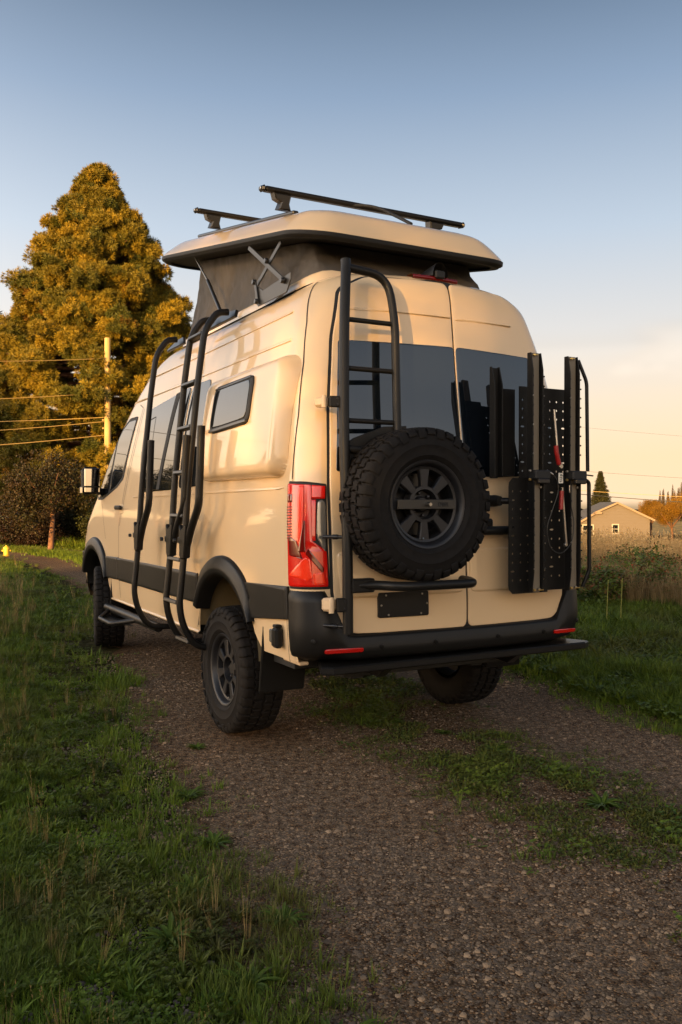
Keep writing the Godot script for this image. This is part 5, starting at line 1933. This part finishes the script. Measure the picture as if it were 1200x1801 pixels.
func giant_tree() -> void:
	# great conifer behind the van's nose
	var base := W(5.25, 32.2, -0.15)
	var o := thing("giant_conifer", "tall broad conifer, golden in low sun, rising behind the van's front", "tree", base)
	var trunk := G.new()
	trunk.tube(PackedVector3Array([Vector3(0, 0, 0), Vector3(0.02, 0.6, 0), Vector3(0, 3, 0), Vector3(0.1, 8, 0.05), Vector3(0.05, 13, 0), Vector3(0, 15.3, 0)]), 0.75, 14, 0.04)
	obj("trunk", trunk, "bark", o)
	var limbs := G.new()
	var where := []
	var tint := []
	var r := RandomNumberGenerator.new()
	r.seed = 4
	var prof_h := [0.3, 1.7, 4.7, 7.8, 9.7, 11.5, 12.95, 14.2, 15.0, 15.7]
	var prof_r := [4.0, 5.2, 5.2, 4.4, 3.65, 2.75, 2.0, 1.05, 0.5, 0.12]
	var nb := 360
	for i in nb:
		var h: float = 15.4 * pow((i + 0.5) / nb, 0.82)
		if h < 0.7:
			continue
		var az := i * 2.39996 + r.randf_range(-0.35, 0.35)
		var reach: float = interp(prof_h, prof_r, h) * r.randf_range(0.86, 1.05)
		var d := Vector3(cos(az), 0, sin(az))
		var sag := 0.25 * reach
		var a := Vector3(0, h - reach * 0.12, 0)
		var b := Vector3(0, h - sag * 0.5, 0) + d * reach * 0.55
		var c := Vector3(0, h, 0) + d * reach * 0.92
		limbs.tube(PackedVector3Array([a, b, c]), 0.035 + 0.03 * reach / 4.0, 6, 0.012, false)
		# puffs along the outer half of the branch
		var np := 3 + int(reach * 1.5)
		for k in np:
			var t := lerpf(0.42, 1.0, pow(r.randf(), 0.7))
			var p := (b.lerp(c, (t - 0.5) * 2.0) if t > 0.5 else a.lerp(b, t * 2.0)) + Vector3(r.randf_range(-1, 1), r.randf_range(-0.3, 0.5), r.randf_range(-1, 1)) * (0.14 + 0.26 * reach / 4.5)
			var rad := r.randf_range(0.26, 0.5) * clampf(0.45 + reach * 0.2, 0.5, 1.15)
			var ns := int(8 + 26 * rad)
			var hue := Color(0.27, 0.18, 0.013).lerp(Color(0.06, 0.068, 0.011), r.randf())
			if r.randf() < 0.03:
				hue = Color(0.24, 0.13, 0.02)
			for q in ns:
				var e := Vector3(r.randfn(), absf(r.randfn()) * 0.8 - 0.15, r.randfn()).normalized()
				var b3 := Basis.looking_at(e.cross(Vector3(0.3, 1, 0.2)).normalized(), e).scaled(Vector3.ONE * r.randf_range(0.42, 0.72))
				where.append(Transform3D(b3, p + e * rad * r.randf_range(0.55, 1.0)))
				tint.append(hue * r.randf_range(0.8, 1.25))
	obj("limbs", limbs, "bark", o)
	many("crown", spray_mesh, "needle", where, tint, o)


func conifer(called: String, label: String, at: Vector3, height: float, radius: float, dens: float, c0: Color, c1: Color, sd: int, group := "", low := 0.06) -> Node3D:
	var o := thing(called, label, "tree", at, 0, group)
	var t := G.new()
	t.tube(PackedVector3Array([Vector3(0, -0.3, 0), Vector3(0, height * 0.97, 0)]), height * 0.022, 8, 0.02)
	obj("trunk", t, "bark", o)
	var where := []
	var tint := []
	var r := RandomNumberGenerator.new()
	r.seed = sd
	var n := int(dens)
	for i in n:
		var f := pow(float(i) / n, 0.75)
		var h := lerpf(low, 1.0, f) * height
		var reach := radius * pow(1.0 - lerpf(low, 1.0, f), 0.95) * r.randf_range(0.62, 1.12) + 0.02
		var az := i * 2.39996 + r.randf_range(-0.4, 0.4)
		var d := Vector3(cos(az), 0, sin(az))
		var k := 2 + int(reach / (radius * 0.22))
		for j in k:
			var s := (j + 1.0) / k
			var p := Vector3(0, h - reach * 0.28 * s + radius * 0.03, 0) + d * reach * s
			var sc := radius * lerpf(0.34, 0.13, f) * r.randf_range(0.75, 1.2)
			var b := Basis(Vector3.UP, r.randf() * TAU) * Basis(Vector3.RIGHT, r.randf_range(-0.6, 0.6))
			where.append(Transform3D(b.scaled(Vector3(sc, sc * 0.7, sc) * 2.2), p))
			tint.append(c0.lerp(c1, r.randf()) * r.randf_range(0.8, 1.2))
	many("crown", spray_mesh, "needle", where, tint, o)
	return o


func broadleaf(called: String, label: String, category: String, at: Vector3, height: float, radius: float, n: int, c0: Color, c1: Color, sd: int, group := "", trunk := true, squash := 1.0) -> Node3D:
	var o := thing(called, label, category, at, 0, group)
	var r := RandomNumberGenerator.new()
	r.seed = sd
	var cy := height - radius * squash
	if trunk:
		var t := G.new()
		t.tube(PackedVector3Array([Vector3(0, -0.2, 0), Vector3(0.05 * radius, cy * 0.5, 0), Vector3(0, cy, 0)]), height * 0.028, 8, height * 0.012)
		for k in 6:
			var d := Vector3(cos(k * 1.05 + sd), 0.9, sin(k * 1.05 + sd)).normalized()
			t.tube(PackedVector3Array([Vector3(0, cy * 0.65, 0), Vector3(0, cy * 0.75, 0) + d * radius * 0.8]), height * 0.012, 6, height * 0.004)
		obj("trunk", t, "bark", o)
	var where := []
	var tint := []
	var lobes := []
	for k in 9:
		var d := Vector3(r.randfn(), r.randfn() * 0.8, r.randfn()).normalized()
		lobes.append([Vector3(0, cy, 0) + Vector3(d.x, d.y * squash, d.z) * radius * r.randf_range(0.35, 0.62), radius * r.randf_range(0.32, 0.5)])
	for i in n:
		var l: Array = lobes[r.randi() % 9]
		var e := Vector3(r.randfn(), r.randfn(), r.randfn()).normalized()
		var p: Vector3 = l[0] + Vector3(e.x, e.y * squash, e.z) * l[1] * pow(r.randf(), 0.35)
		if p.y < 0.05:
			p.y = 0.05 + r.randf() * 0.1
		var sc := maxf(0.7, radius * 0.30) * r.randf_range(0.7, 1.3)
		where.append(Transform3D(Basis(Vector3(r.randfn(), r.randfn(), r.randfn()).normalized(), r.randf() * TAU).scaled(Vector3.ONE * sc), p))
		tint.append(c0.lerp(c1, r.randf()) * r.randf_range(0.75, 1.25))
	many("crown" if trunk else "leaves", leafy_mesh, "leaf", where, tint, o)
	return o


# camera-side placing of far things: a bearing (degrees right of the van's heading), a distance and a height
func far(bearing: float, dist: float, h := 0.0) -> Vector3:
	var a := deg_to_rad(bearing)
	return Vector3(-3.05 + sin(a) * dist, h, 4.2 - cos(a) * dist)


func ground_at(p: Vector3) -> Vector3:
	return Vector3(p.x, gh(p.x, -p.z), p.z)


func background() -> void:
	giant_tree()
	# a second dark conifer at the frame's left, more behind it
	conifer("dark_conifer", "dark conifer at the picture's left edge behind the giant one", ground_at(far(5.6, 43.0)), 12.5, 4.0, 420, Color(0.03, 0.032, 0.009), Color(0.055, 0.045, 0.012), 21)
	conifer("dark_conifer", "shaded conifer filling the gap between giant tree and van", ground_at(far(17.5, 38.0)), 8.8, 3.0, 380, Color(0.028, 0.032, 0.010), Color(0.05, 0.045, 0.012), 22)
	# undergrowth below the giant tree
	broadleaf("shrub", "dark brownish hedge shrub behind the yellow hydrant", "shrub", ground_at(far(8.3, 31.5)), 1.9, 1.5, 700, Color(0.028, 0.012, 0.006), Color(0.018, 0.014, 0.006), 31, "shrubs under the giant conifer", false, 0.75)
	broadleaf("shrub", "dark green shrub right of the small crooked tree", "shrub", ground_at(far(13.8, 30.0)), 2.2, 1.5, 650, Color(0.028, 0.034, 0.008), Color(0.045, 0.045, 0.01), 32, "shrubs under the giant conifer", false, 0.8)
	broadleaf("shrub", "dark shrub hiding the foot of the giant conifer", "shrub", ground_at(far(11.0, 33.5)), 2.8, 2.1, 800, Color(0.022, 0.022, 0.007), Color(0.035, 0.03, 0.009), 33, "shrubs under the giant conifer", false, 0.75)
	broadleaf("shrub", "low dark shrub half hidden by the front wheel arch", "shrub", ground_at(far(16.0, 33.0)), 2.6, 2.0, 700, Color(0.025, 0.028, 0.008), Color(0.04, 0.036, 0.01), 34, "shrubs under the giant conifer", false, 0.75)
	broadleaf("small_tree", "small crooked tree with thin brownish leaves beside the track", "tree", ground_at(far(9.9, 27.5)), 3.6, 1.6, 420, Color(0.035, 0.02, 0.008), Color(0.022, 0.024, 0.007), 35)
	# hydrant
	var hy := thing("fire_hydrant", "small yellow hydrant where the track meets the hedge", "hydrant", ground_at(far(7.35, 26.5)))
	var hb := G.new()
	hb.lathe([Vector2(0.001, 0.0), Vector2(0.10, 0.0), Vector2(0.10, 0.03), Vector2(0.075, 0.035), Vector2(0.075, 0.21), Vector2(0.092, 0.215), Vector2(0.092, 0.235), Vector2(0.07, 0.26), Vector2(0.04, 0.285), Vector2(0.02, 0.29), Vector2(0.02, 0.31), Vector2(0.001, 0.312)], Transform3D(), 16)
	obj("barrel", hb, "hydrant_yellow", hy)
	for s in [-1, 1]:
		knob("outlet", Vector3(s * 0.07, 0.16, 0), Vector3(s, 0, 0), 0.03, 0.05, "hydrant_yellow", hy, 10)
	# pole with its wires
	var pp := ground_at(far(13.4, 33.0))
	var po := thing("utility_pole", "sunlit wooden utility pole before the giant conifer", "pole", pp)
	var pg := G.new()
	pg.tube(PackedVector3Array([Vector3(0, 0, 0), Vector3(0, 7.5, 0)]), 0.135, 12, 0.11)
	obj("post", pg, "pole", po)
	for q in [[6.75, 0.3], [5.5, -0.3], [4.5, 0.2], [4.2, -0.2]]:
		block("bracket", Vector3(-0.12, q[0], 0.0), Vector3(0.16, 0.06, 0.05), "wire_tan", po, Basis(), 0.01)
	block("insulator", Vector3(-0.3, 5.6, 0.05), Vector3(0.35, 0.10, 0.12), "wire_tan", po, Basis(Vector3(0, 0, 1), 0.3), 0.03)
	var ends := [[6.75, -12.0, 22.0, 5.3], [5.5, -12.0, 24.0, 4.3], [4.6, -14.0, 30.0, 4.35], [4.45, -12.0, 26.0, 3.35], [3.95, -12.0, 24.0, 2.75]]
	var said := ["uppermost wire running left from the sunlit pole", "second wire from the top at the sunlit pole", "nearly level wire left of the sunlit pole", "sagging loop wire left of the sunlit pole", "lowest golden wire left of the sunlit pole"]
	for i in 5:
		wire(pp + Vector3(-0.1, ends[i][0], 0), W(ends[i][1], ends[i][2], ends[i][3]), 0.35, 0.013 if i != 4 else 0.017, "wire_tan", said[i])
	# wires crossing the field on the right
	wire(far(40.0, 30.0, 2.05), far(58.0, 30.0, 1.35), 0.1, 0.013, "wire", "thick dark wire crossing before the house roof")
	wire(far(40.0, 40.0, 2.35), far(58.0, 38.0, 1.6), 0.12, 0.009, "wire_tan", "thin tan wire just above the dark one")
	wire(far(40.0, 40.0, 3.25), far(58.0, 40.0, 2.3), 0.12, 0.006, "wire", "upper thin wire above the far spruce")
	wire(far(40.0, 50.0, 6.2), far(58.0, 50.0, 4.4), 0.12, 0.005, "wire", "highest faint wire in the sky over the field")
	house()
	# spruce behind the house, autumn trees, hill
	var sp := far(45.0, 118.0)
	conifer("spruce", "pointed dark spruce standing behind the house roof", Vector3(sp.x, -5.0, sp.z), 10.6, 3.2, 420, Color(0.022, 0.026, 0.010), Color(0.045, 0.042, 0.014), 41)
	var autumn := [[48.0, 105.0, 5.4, 1.5, "slim golden tree right beside the dark spruce"], [49.2, 100.0, 5.8, 2.2, "golden tree behind the right slope of the roof"], [51.0, 96.0, 7.6, 2.8, "tallest orange tree beyond the house"], [52.3, 88.0, 5.6, 2.7, "bright yellow rounded tree over the dry grass"], [53.6, 98.0, 6.4, 2.9, "orange tree at the right edge of the view"], [50.1, 112.0, 6.8, 2.6, "brownish tree between the two orange ones"], [53.0, 125.0, 7.2, 3.0, "amber tree below the wooded hill"], [51.7, 110.0, 6.6, 2.8, "golden tree behind the bright yellow one"]]
	var k := 0
	for a in autumn:
		var p := far(a[0], a[1])
		broadleaf("autumn_tree", a[4], "tree", Vector3(p.x, -4.2, p.z), a[2] + 1.2, a[3], 900, Color(0.22, 0.105, 0.008), Color(0.13, 0.075, 0.01), 60 + k, "autumn trees beyond the house")
		k += 1
	# the wooded hill
	var hg := G.new()
	var rows := []
	for i in 9:
		var row := PackedVector3Array()
		for j in 41:
			var b := lerpf(38.0, 84.0, j / 40.0)
			var d := lerpf(190.0, 330.0, i / 8.0)
			var rise: float = interp([38.0, 46.0, 49.0, 52.0, 56.0, 64.0, 84.0], [-6.0, -3.0, 1.5, 4.0, 7.5, 13.0, 16.0], b)
			var hh := lerpf(-6.0, rise, smoothstep(0.0, 0.75, i / 8.0)) + 1.3 * nz.get_noise_2d(b * 4.0, d * 0.3)
			row.append(far(b, d, hh if i < 8 else -8.0))
		rows.append(row)
	hg.grid(rows, Vector3.ZERO, false, true)
	struct("hill", hg, "hill")
	var r := RandomNumberGenerator.new()
	r.seed = 9
	var proto: Node3D = null
	for i in 60:
		var b := 48.4 + i * 0.118 + r.randf_range(-0.12, 0.12)
		if i > 53:
			b = r.randf_range(51.8, 55.0)
		var gap := (b > 51.35 and b < 51.9) or (b > 50.35 and b < 50.6)
		var tall := r.randf_range(4.5, 7.5) * (1.25 if b > 52.0 else 0.95) * (0.5 if gap else 1.0)
		var rise: float = interp([38.0, 46.0, 49.0, 52.0, 56.0, 64.0], [-6.0, -3.0, 1.5, 4.0, 7.5, 13.0], b)
		var p := far(b, 288.0 + r.randf_range(-14, 12), rise - 1.2)
		var lab := "conifer on the crest of the distant hill"
		if proto == null:
			proto = conifer("hill_conifer", lab, p, 7.0, 1.15, 120, Color(0.05, 0.035, 0.013), Color(0.09, 0.06, 0.02), 70, "conifers on the distant hill")
			proto.scale = Vector3.ONE * tall / 7.0
		else:
			var c := dup(proto, p, r.randf() * TAU, lab, tall / 7.0)
	# unseen trees to the west, sized to shade van and track, mirrored in paint
	var west: Node3D = null
	var spots := [[-21.0, -36.0, 6.4], [-21.0, -32.0, 6.6], [-21.0, -28.0, 6.4], [-20.0, -24.0, 6.6], [-21.0, -20.0, 6.7], [-21.0, -17.5, 7.6], [-20.0, -14.8, 8.0], [-21.5, -11.6, 8.2], [-20.5, -8.4, 8.0], [-21.5, -5.4, 7.2], [-21.0, -2.5, 6.4], [-22.0, 13.8, 10.5], [-23.0, 18.5, 11.0], [-22.0, 39.0, 6.5], [-22.0, 44.0, 8.0], [-20.0, 50.0, 6.2], [-23.0, 55.0, 8.6], [-22.0, 61.0, 7.0], [-24.0, 67.0, 9.0], [-22.0, 74.0, 7.5], [-25.0, 82.0, 10.5], [-23.0, 92.0, 9.0], [-26.0, 104.0, 12.0]]
	for i in spots.size():
		var q: Array = spots[i]
		var lab := "unseen rounded tree west of the track, placed to shade the track and mirror in the van"
		if west == null:
			west = broadleaf("unseen_west_tree", lab, "tree", W(q[0], q[1], 0.0), 6.0, 2.5, 900, Color(0.03, 0.035, 0.01), Color(0.05, 0.045, 0.012), 80, "unseen trees west of the track", true, 1.0)
			west.scale = Vector3.ONE * q[2] / 6.0
		else:
			dup(west, W(q[0], q[1], 0.0), i * 1.7, lab, q[2] / 6.0)
	for i in 7:
		conifer("unseen_west_spruce", "unseen spruce west of the track, placed to shade the track and mirror in the van", W(-24.0 + (i % 3), [-18.0, -11.0, -26.0, 17.0, 48.0, 57.0, 70.0][i], 0.0), [6.5, 7.0, 6.2, 8.5, 8.0, 9.5, 10.0][i], 1.7, 150, Color(0.02, 0.024, 0.008), Color(0.04, 0.036, 0.012), 90 + i, "unseen spruces west of the track")  # out of view, placed for shade and for the paint to mirror
	var bush: Node3D = null  # unseen shrubs that stop low sun passing under the crowns
	for i in 10:
		var lab := "unseen dense shrub below the west trees, placed to block the low sun"
		var at := W(-19.5 - (i % 3) * 0.8, -32.0 + i * 2.9, 0.0)
		if bush == null:
			bush = broadleaf("unseen_west_shrub", lab, "shrub", at, 3.6, 1.9, 900, Color(0.03, 0.035, 0.01), Color(0.05, 0.045, 0.012), 99, "unseen shrubs west of the track", false, 0.95)
		else:
			dup(bush, at, i * 1.3, lab, 0.9 + 0.25 * (i % 4) / 3.0)


func wire(a: Vector3, b: Vector3, sag: float, r: float, m: String, label: String) -> void:
	var g := G.new()
	var pts := PackedVector3Array()
	for i in 17:
		var t := i / 16.0
		pts.append(a.lerp(b, t) - Vector3(0, sag * 4.0 * t * (1 - t), 0))
	g.tube(pts, r, 6)
	tag(obj("power_line", g, m), label, "wire")


func house() -> void:
	# gable end towards the track; own axes: x along the gable wall, z out of it
	var c := far(46.0, 94.0)
	var o := thing("house", "cream sided house with dark shingle roof beyond the dry grass", "house", Vector3(c.x, -3.05, c.z), deg_to_rad(-35.0))
	o.scale = Vector3.ONE * 0.82
	var ridge := 5.78
	var L := 11.0
	var pts := PackedVector2Array([Vector2(-4.4, -2.0), Vector2(4.0, -2.0), Vector2(4.0, 3.75), Vector2(0, ridge - 0.12), Vector2(-2.75, 4.38), Vector2(-4.4, 3.30)])
	var w := G.new()
	w.prism(pts, 0.0, -L, Transform3D(), 0.01)
	var wall := obj("wall", w, "siding", o)
	# lap boards, each its own strip, clipped to the gable
	for k in 30:
		var y := 0.1 + k * 0.19
		var s := span(pts, y + 0.1)
		if s.x == INF or s.y - s.x < 0.5:
			continue
		var g := G.new()
		g.box(Vector3((s.x + s.y) / 2, y + 0.095, 0.012), Vector3(s.y - s.x - 0.05, 0.186, 0.03), Basis(Vector3.RIGHT, -0.10), 0.004)
		obj("siding_board", g, "siding", wall)
	var rf := G.new()
	var slab := func(a: Vector2, b: Vector2) -> void:
		var d := (b - a).normalized()
		var nrm := Vector2(-d.y, d.x)
		if nrm.y < 0:
			nrm = -nrm
		var q := PackedVector2Array([a, b, b + nrm * 0.14, a + nrm * 0.14])
		rf.prism(q, 0.45, -L - 0.45, Transform3D(), 0.01)
	slab.call(Vector2(0, ridge - 0.06), Vector2(4.5, 3.52))
	slab.call(Vector2(0, ridge - 0.06), Vector2(-2.75, 4.46))
	slab.call(Vector2(-2.75, 4.42), Vector2(-4.85, 3.12))
	obj("roof", rf, "shingle", o)
	var fa := G.new()
	for q in [[Vector2(0.0, ridge - 0.02), Vector2(4.5, 3.56)], [Vector2(0.0, ridge - 0.02), Vector2(-2.75, 4.50)], [Vector2(-2.75, 4.44), Vector2(-4.85, 3.16)], [Vector2(-1.9, 4.52), Vector2(-2.95, 4.40)]]:
		var d: Vector2 = (q[1] - q[0])
		fa.box(Vector3((q[0].x + q[1].x) / 2, (q[0].y + q[1].y) / 2 - 0.02, 0.475), Vector3(d.length() + 0.05, 0.24, 0.05), Basis(Vector3(0, 0, 1), d.angle()), 0.01)
	obj("bargeboard", fa, "fascia", o)
	for q in [[-0.2, 2.45, 0.75, 1.15], [-3.55, 2.2, 1.3, 1.5]]:
		var win := block("window", Vector3(q[0], q[1], 0.035), Vector3(q[2], q[3], 0.07), "gap", o, Basis(), 0.005)
		block("pane", Vector3(q[0], q[1] + q[3] * 0.23, 0.075), Vector3(q[2] - 0.16, q[3] * 0.40, 0.012), "glass", win, Basis(), 0.001)
		block("pane", Vector3(q[0], q[1] - q[3] * 0.23, 0.075), Vector3(q[2] - 0.16, q[3] * 0.40, 0.012), "glass", win, Basis(), 0.001)
		for s in [-1, 1]:
			block("frame", Vector3(q[0] + s * q[2] / 2, q[1], 0.08), Vector3(0.13, q[3] + 0.13, 0.06), "trim_white", win, Basis(), 0.004)
			block("frame", Vector3(q[0], q[1] + s * q[3] / 2, 0.083), Vector3(q[2], 0.13, 0.06), "trim_white", win, Basis(), 0.004)
		block("frame", Vector3(q[0], q[1], 0.085), Vector3(q[2] - 0.1, 0.07, 0.05), "trim_white", win, Basis(), 0.004)


# ---------------------------------------------------------------- single plants
func plants() -> void:
	# broad-leaved rosettes one can pick out
	var g := G.new()
	g.tinted = true
	var r := RandomNumberGenerator.new()
	r.seed = 17
	for i in 64:
		var az := i * 2.39996
		var d := Vector3(cos(az), 0, sin(az))
		var s := Vector3(-d.z, 0, d.x)
		var len := r.randf_range(0.045, 0.12)
		var rise := r.randf_range(0.2, 1.0)
		var wide := r.randf_range(0.0055, 0.010)
		g.col = Color(0.045, 0.075, 0.012).lerp(Color(0.085, 0.125, 0.018), r.randf())
		var pl := []
		for k in 5:
			var t := k / 4.0
			var c := d * len * t + Vector3.UP * len * rise * (t - 0.62 * t * t)
			var wk: float = wide * [0.25, 0.8, 1.0, 0.7, 0.03][k]
			pl.append(PackedVector3Array([c - s * wk + Vector3.UP * wk * 0.5, c, c + s * wk + Vector3.UP * wk * 0.5]))
		g.grid(pl, Vector3(0, -1, 0), false, true)
	var mesh := g.mesh()
	var spots := [
		[-1.28, 0.95, 0.75, "leafy weed rosette at the gravel's left edge beside the rear wheel"],
		[-1.62, 0.10, 0.9, "leafy weed rosette on the left verge short of the rear wheel"],
		[-1.72, -0.55, 1.1, "broad weed clump where grass meets gravel, below the rear wheel"],
		[-1.95, -0.95, 1.0, "weed clump on the left verge among small stones"],
		[-1.75, -1.35, 1.05, "flat weed star lying on bare soil at the gravel's edge"],
		[-2.15, -1.30, 1.0, "weed clump in deep grass left of the flat weed star"],
		[-2.02, -1.70, 1.0, "weed clump with upright blades near the lower left corner"],
		[-1.95, -2.12, 1.25, "largest weed clump at the bottom edge of the picture"],
		[-2.45, -0.35, 0.95, "weed clump among straw stalks on the left verge"],
		[0.10, 0.82, 0.6, "small rosette under the rear step in the track's middle"],
		[0.22, 0.45, 0.65, "small rosette just behind the van in the track's middle"],
		[0.27, -0.02, 0.75, "middle one of the rosettes along the track's centre"],
		[0.12, -1.05, 1.05, "big dark weed clump on the mossy centre of the track"],
		[0.55, -1.30, 0.85, "small weed beside the big clump on the track's centre"],
		[0.24, -1.72, 0.8, "weed at the right edge of the picture on the track's centre"],
		[2.05, 1.15, 1.0, "bright weed clump at the right verge behind the step"],
		[2.30, 0.55, 1.05, "bright weed clump on the right verge nearer the camera"],
		[2.75, 1.45, 1.1, "tall weed clump in the grass right of the bumper step"],
	]
	for q in spots:
		var o := obj("weed_clump", mesh, "leaf")
		tag(o, q[3], "weed", "leafy weed clumps along the track")
		o.transform = Transform3D(Basis(Vector3.UP, r.randf() * TAU).scaled(Vector3.ONE * q[2] * r.randf_range(0.9, 1.1)), W(q[0], q[1], gh(q[0], q[1])))
	# two pale seed stalks in the right verge
	for q in [[4.35, 3.10, 0.55, "left one of two pale upright stalks in the right verge"], [4.52, 3.05, 0.56, "right one of two pale upright stalks in the right verge"]]:
		var st := G.new()
		st.tinted = true
		st.col = Color(0.28, 0.27, 0.07)
		var b := W(q[0], q[1], gh(q[0], q[1]))
		st.tube(PackedVector3Array([b, b + Vector3(0.01, q[2] * 0.5, 0), b + Vector3(0.015, q[2], 0.01)]), 0.005, 6, 0.004)
		tag(obj("plant_stalk", st, "stone"), q[3], "plant stalk")
	# bramble thickets: arching canes with leaves, in front of the dry grass
	var leaf := G.new()
	leaf.tinted = true
	for k in 3:
		var a := k * 2.1
		var d := Vector3(cos(a), 0.1, sin(a)) * 0.034
		var s := Vector3(-d.z, 0.01, d.x) * 0.55
		leaf.col = Color.WHITE * (0.9 + 0.1 * k)
		leaf.quad(d * 0.2, d * 0.8 + s, d * 1.5, d * 0.8 - s)
	var lm := leaf.mesh()
	var where_b := [[5.2, 5.4], [6.2, 4.6], [6.0, 6.8], [7.4, 5.6], [8.2, 4.3], [7.0, 7.4], [8.6, 6.6], [9.6, 5.4], [8.2, 8.6], [10.0, 7.6], [9.4, 3.6], [5.6, 8.4]]
	var n := 0
	for q in where_b:
		var o := thing("bramble", "", "bramble", W(q[0], q[1], gh(q[0], q[1])), 0, "brambles before the dry grass")
		o.set_meta("label", "bramble thicket " + ["nearest the carrier's lower corner", "in front, right of the two pale stalks", "behind the pale stalks, close to the carrier", "in the middle of the row nearest the lawn", "low at the right edge of the view", "in the second row under the house gable", "in the second row, right of the house", "farther right, second row from the lawn", "in the last row before the dry grass, under the window", "in the last row towards the right edge", "nearest the camera at the right edge", "farthest back beside the carrier's side loop"][n])
		var canes := G.new()
		canes.tinted = true
		var wh := []
		var ti := []
		for k in 12:
			var a := r.randf() * TAU
			var d := Vector3(cos(a), 0, sin(a))
			var reach := r.randf_range(0.5, 1.15)
			var top := r.randf_range(0.22, 0.5)
			var pts := PackedVector3Array()
			for j in 8:
				var t := j / 7.0
				var p := d * reach * t + Vector3.UP * (top * 4.0 * t * (1.0 - t) * 0.9 + 0.15 * t)
				pts.append(p)
				if j > 0:
					for m in 14:
						var e := p + Vector3(r.randfn() * 0.11, r.randfn() * 0.08, r.randfn() * 0.11)
						e.y = maxf(e.y, 0.03)
						wh.append(Transform3D(Basis(Vector3(r.randfn() * 0.4, 1, r.randfn() * 0.4).normalized(), r.randf() * TAU).scaled(Vector3.ONE * r.randf_range(0.7, 1.25)), e))
						var c := Color(0.05, 0.08, 0.012).lerp(Color(0.11, 0.135, 0.022), r.randf())
						var rd := r.randf()
						if rd < 0.09:
							c = Color(0.17, 0.045, 0.014)
						elif rd < 0.22:
							c = Color(0.15, 0.10, 0.03)
						ti.append(c)
			canes.col = Color(0.07, 0.03, 0.02)
			canes.tube(pts, 0.006, 5, 0.003, false)
		obj("cane", canes, "stone", o)
		many("leaves", lm, "leaf", wh, ti, o)
		n += 1


func _ready() -> void:
	seed(1)
	rng.seed = 12345
	nz.seed = 3
	nz.frequency = 0.22
	nz.fractal_octaves = 3
	nf.seed = 9
	# camera
	var cam := Camera3D.new()
	cam.name = "camera"
	add_child(cam)
	cam.position = Vector3(-3.05, 1.5, 4.2)
	cam.rotation_order = EULER_ORDER_YXZ
	cam.rotation_degrees = Vector3(PITCH_UP, -28.4, 0)
	cam.fov = 60.96
	cam.near = 0.05
	cam.far = 3000.0
	cam.current = true
	# sky, sun, exposure
	var env := Environment.new()
	env.background_mode = Environment.BG_SKY
	var sky := Sky.new()
	var sm := PanoramaSkyMaterial.new()
	sm.panorama = sky_panorama()
	sky.sky_material = sm
	env.sky = sky
	env.tonemap_mode = Environment.TONE_MAPPER_LINEAR
	env.tonemap_exposure = 3.7
	env.sdfgi_enabled = true
	env.ssao_enabled = true
	env.ssil_enabled = true
	var we := WorldEnvironment.new()
	we.name = "environment"
	we.environment = env
	add_child(we)
	var sun := DirectionalLight3D.new()
	sun.name = "sun"
	sun.light_color = Color(1.0, 0.78, 0.46)
	sun.light_energy = 1.35
	sun.light_angular_distance = 0.6
	sun.shadow_enabled = true
	add_child(sun)
	var to_sun := Vector3(-0.80, 0.114, 0.59).normalized()
	sun.look_at_from_position(to_sun * 50.0, Vector3.ZERO)
	materials()
	make_tables()
	foliage_meshes()
	land()
	van = thing("camper_van", "sand coloured camper van with raised pop-top roof on the gravel track", "van")
	body()
	details()
	wheels()
	side_gear()
	rear_ladder()
	pop_top()
	carrier()
	background()
	plants()
	ground_cover()
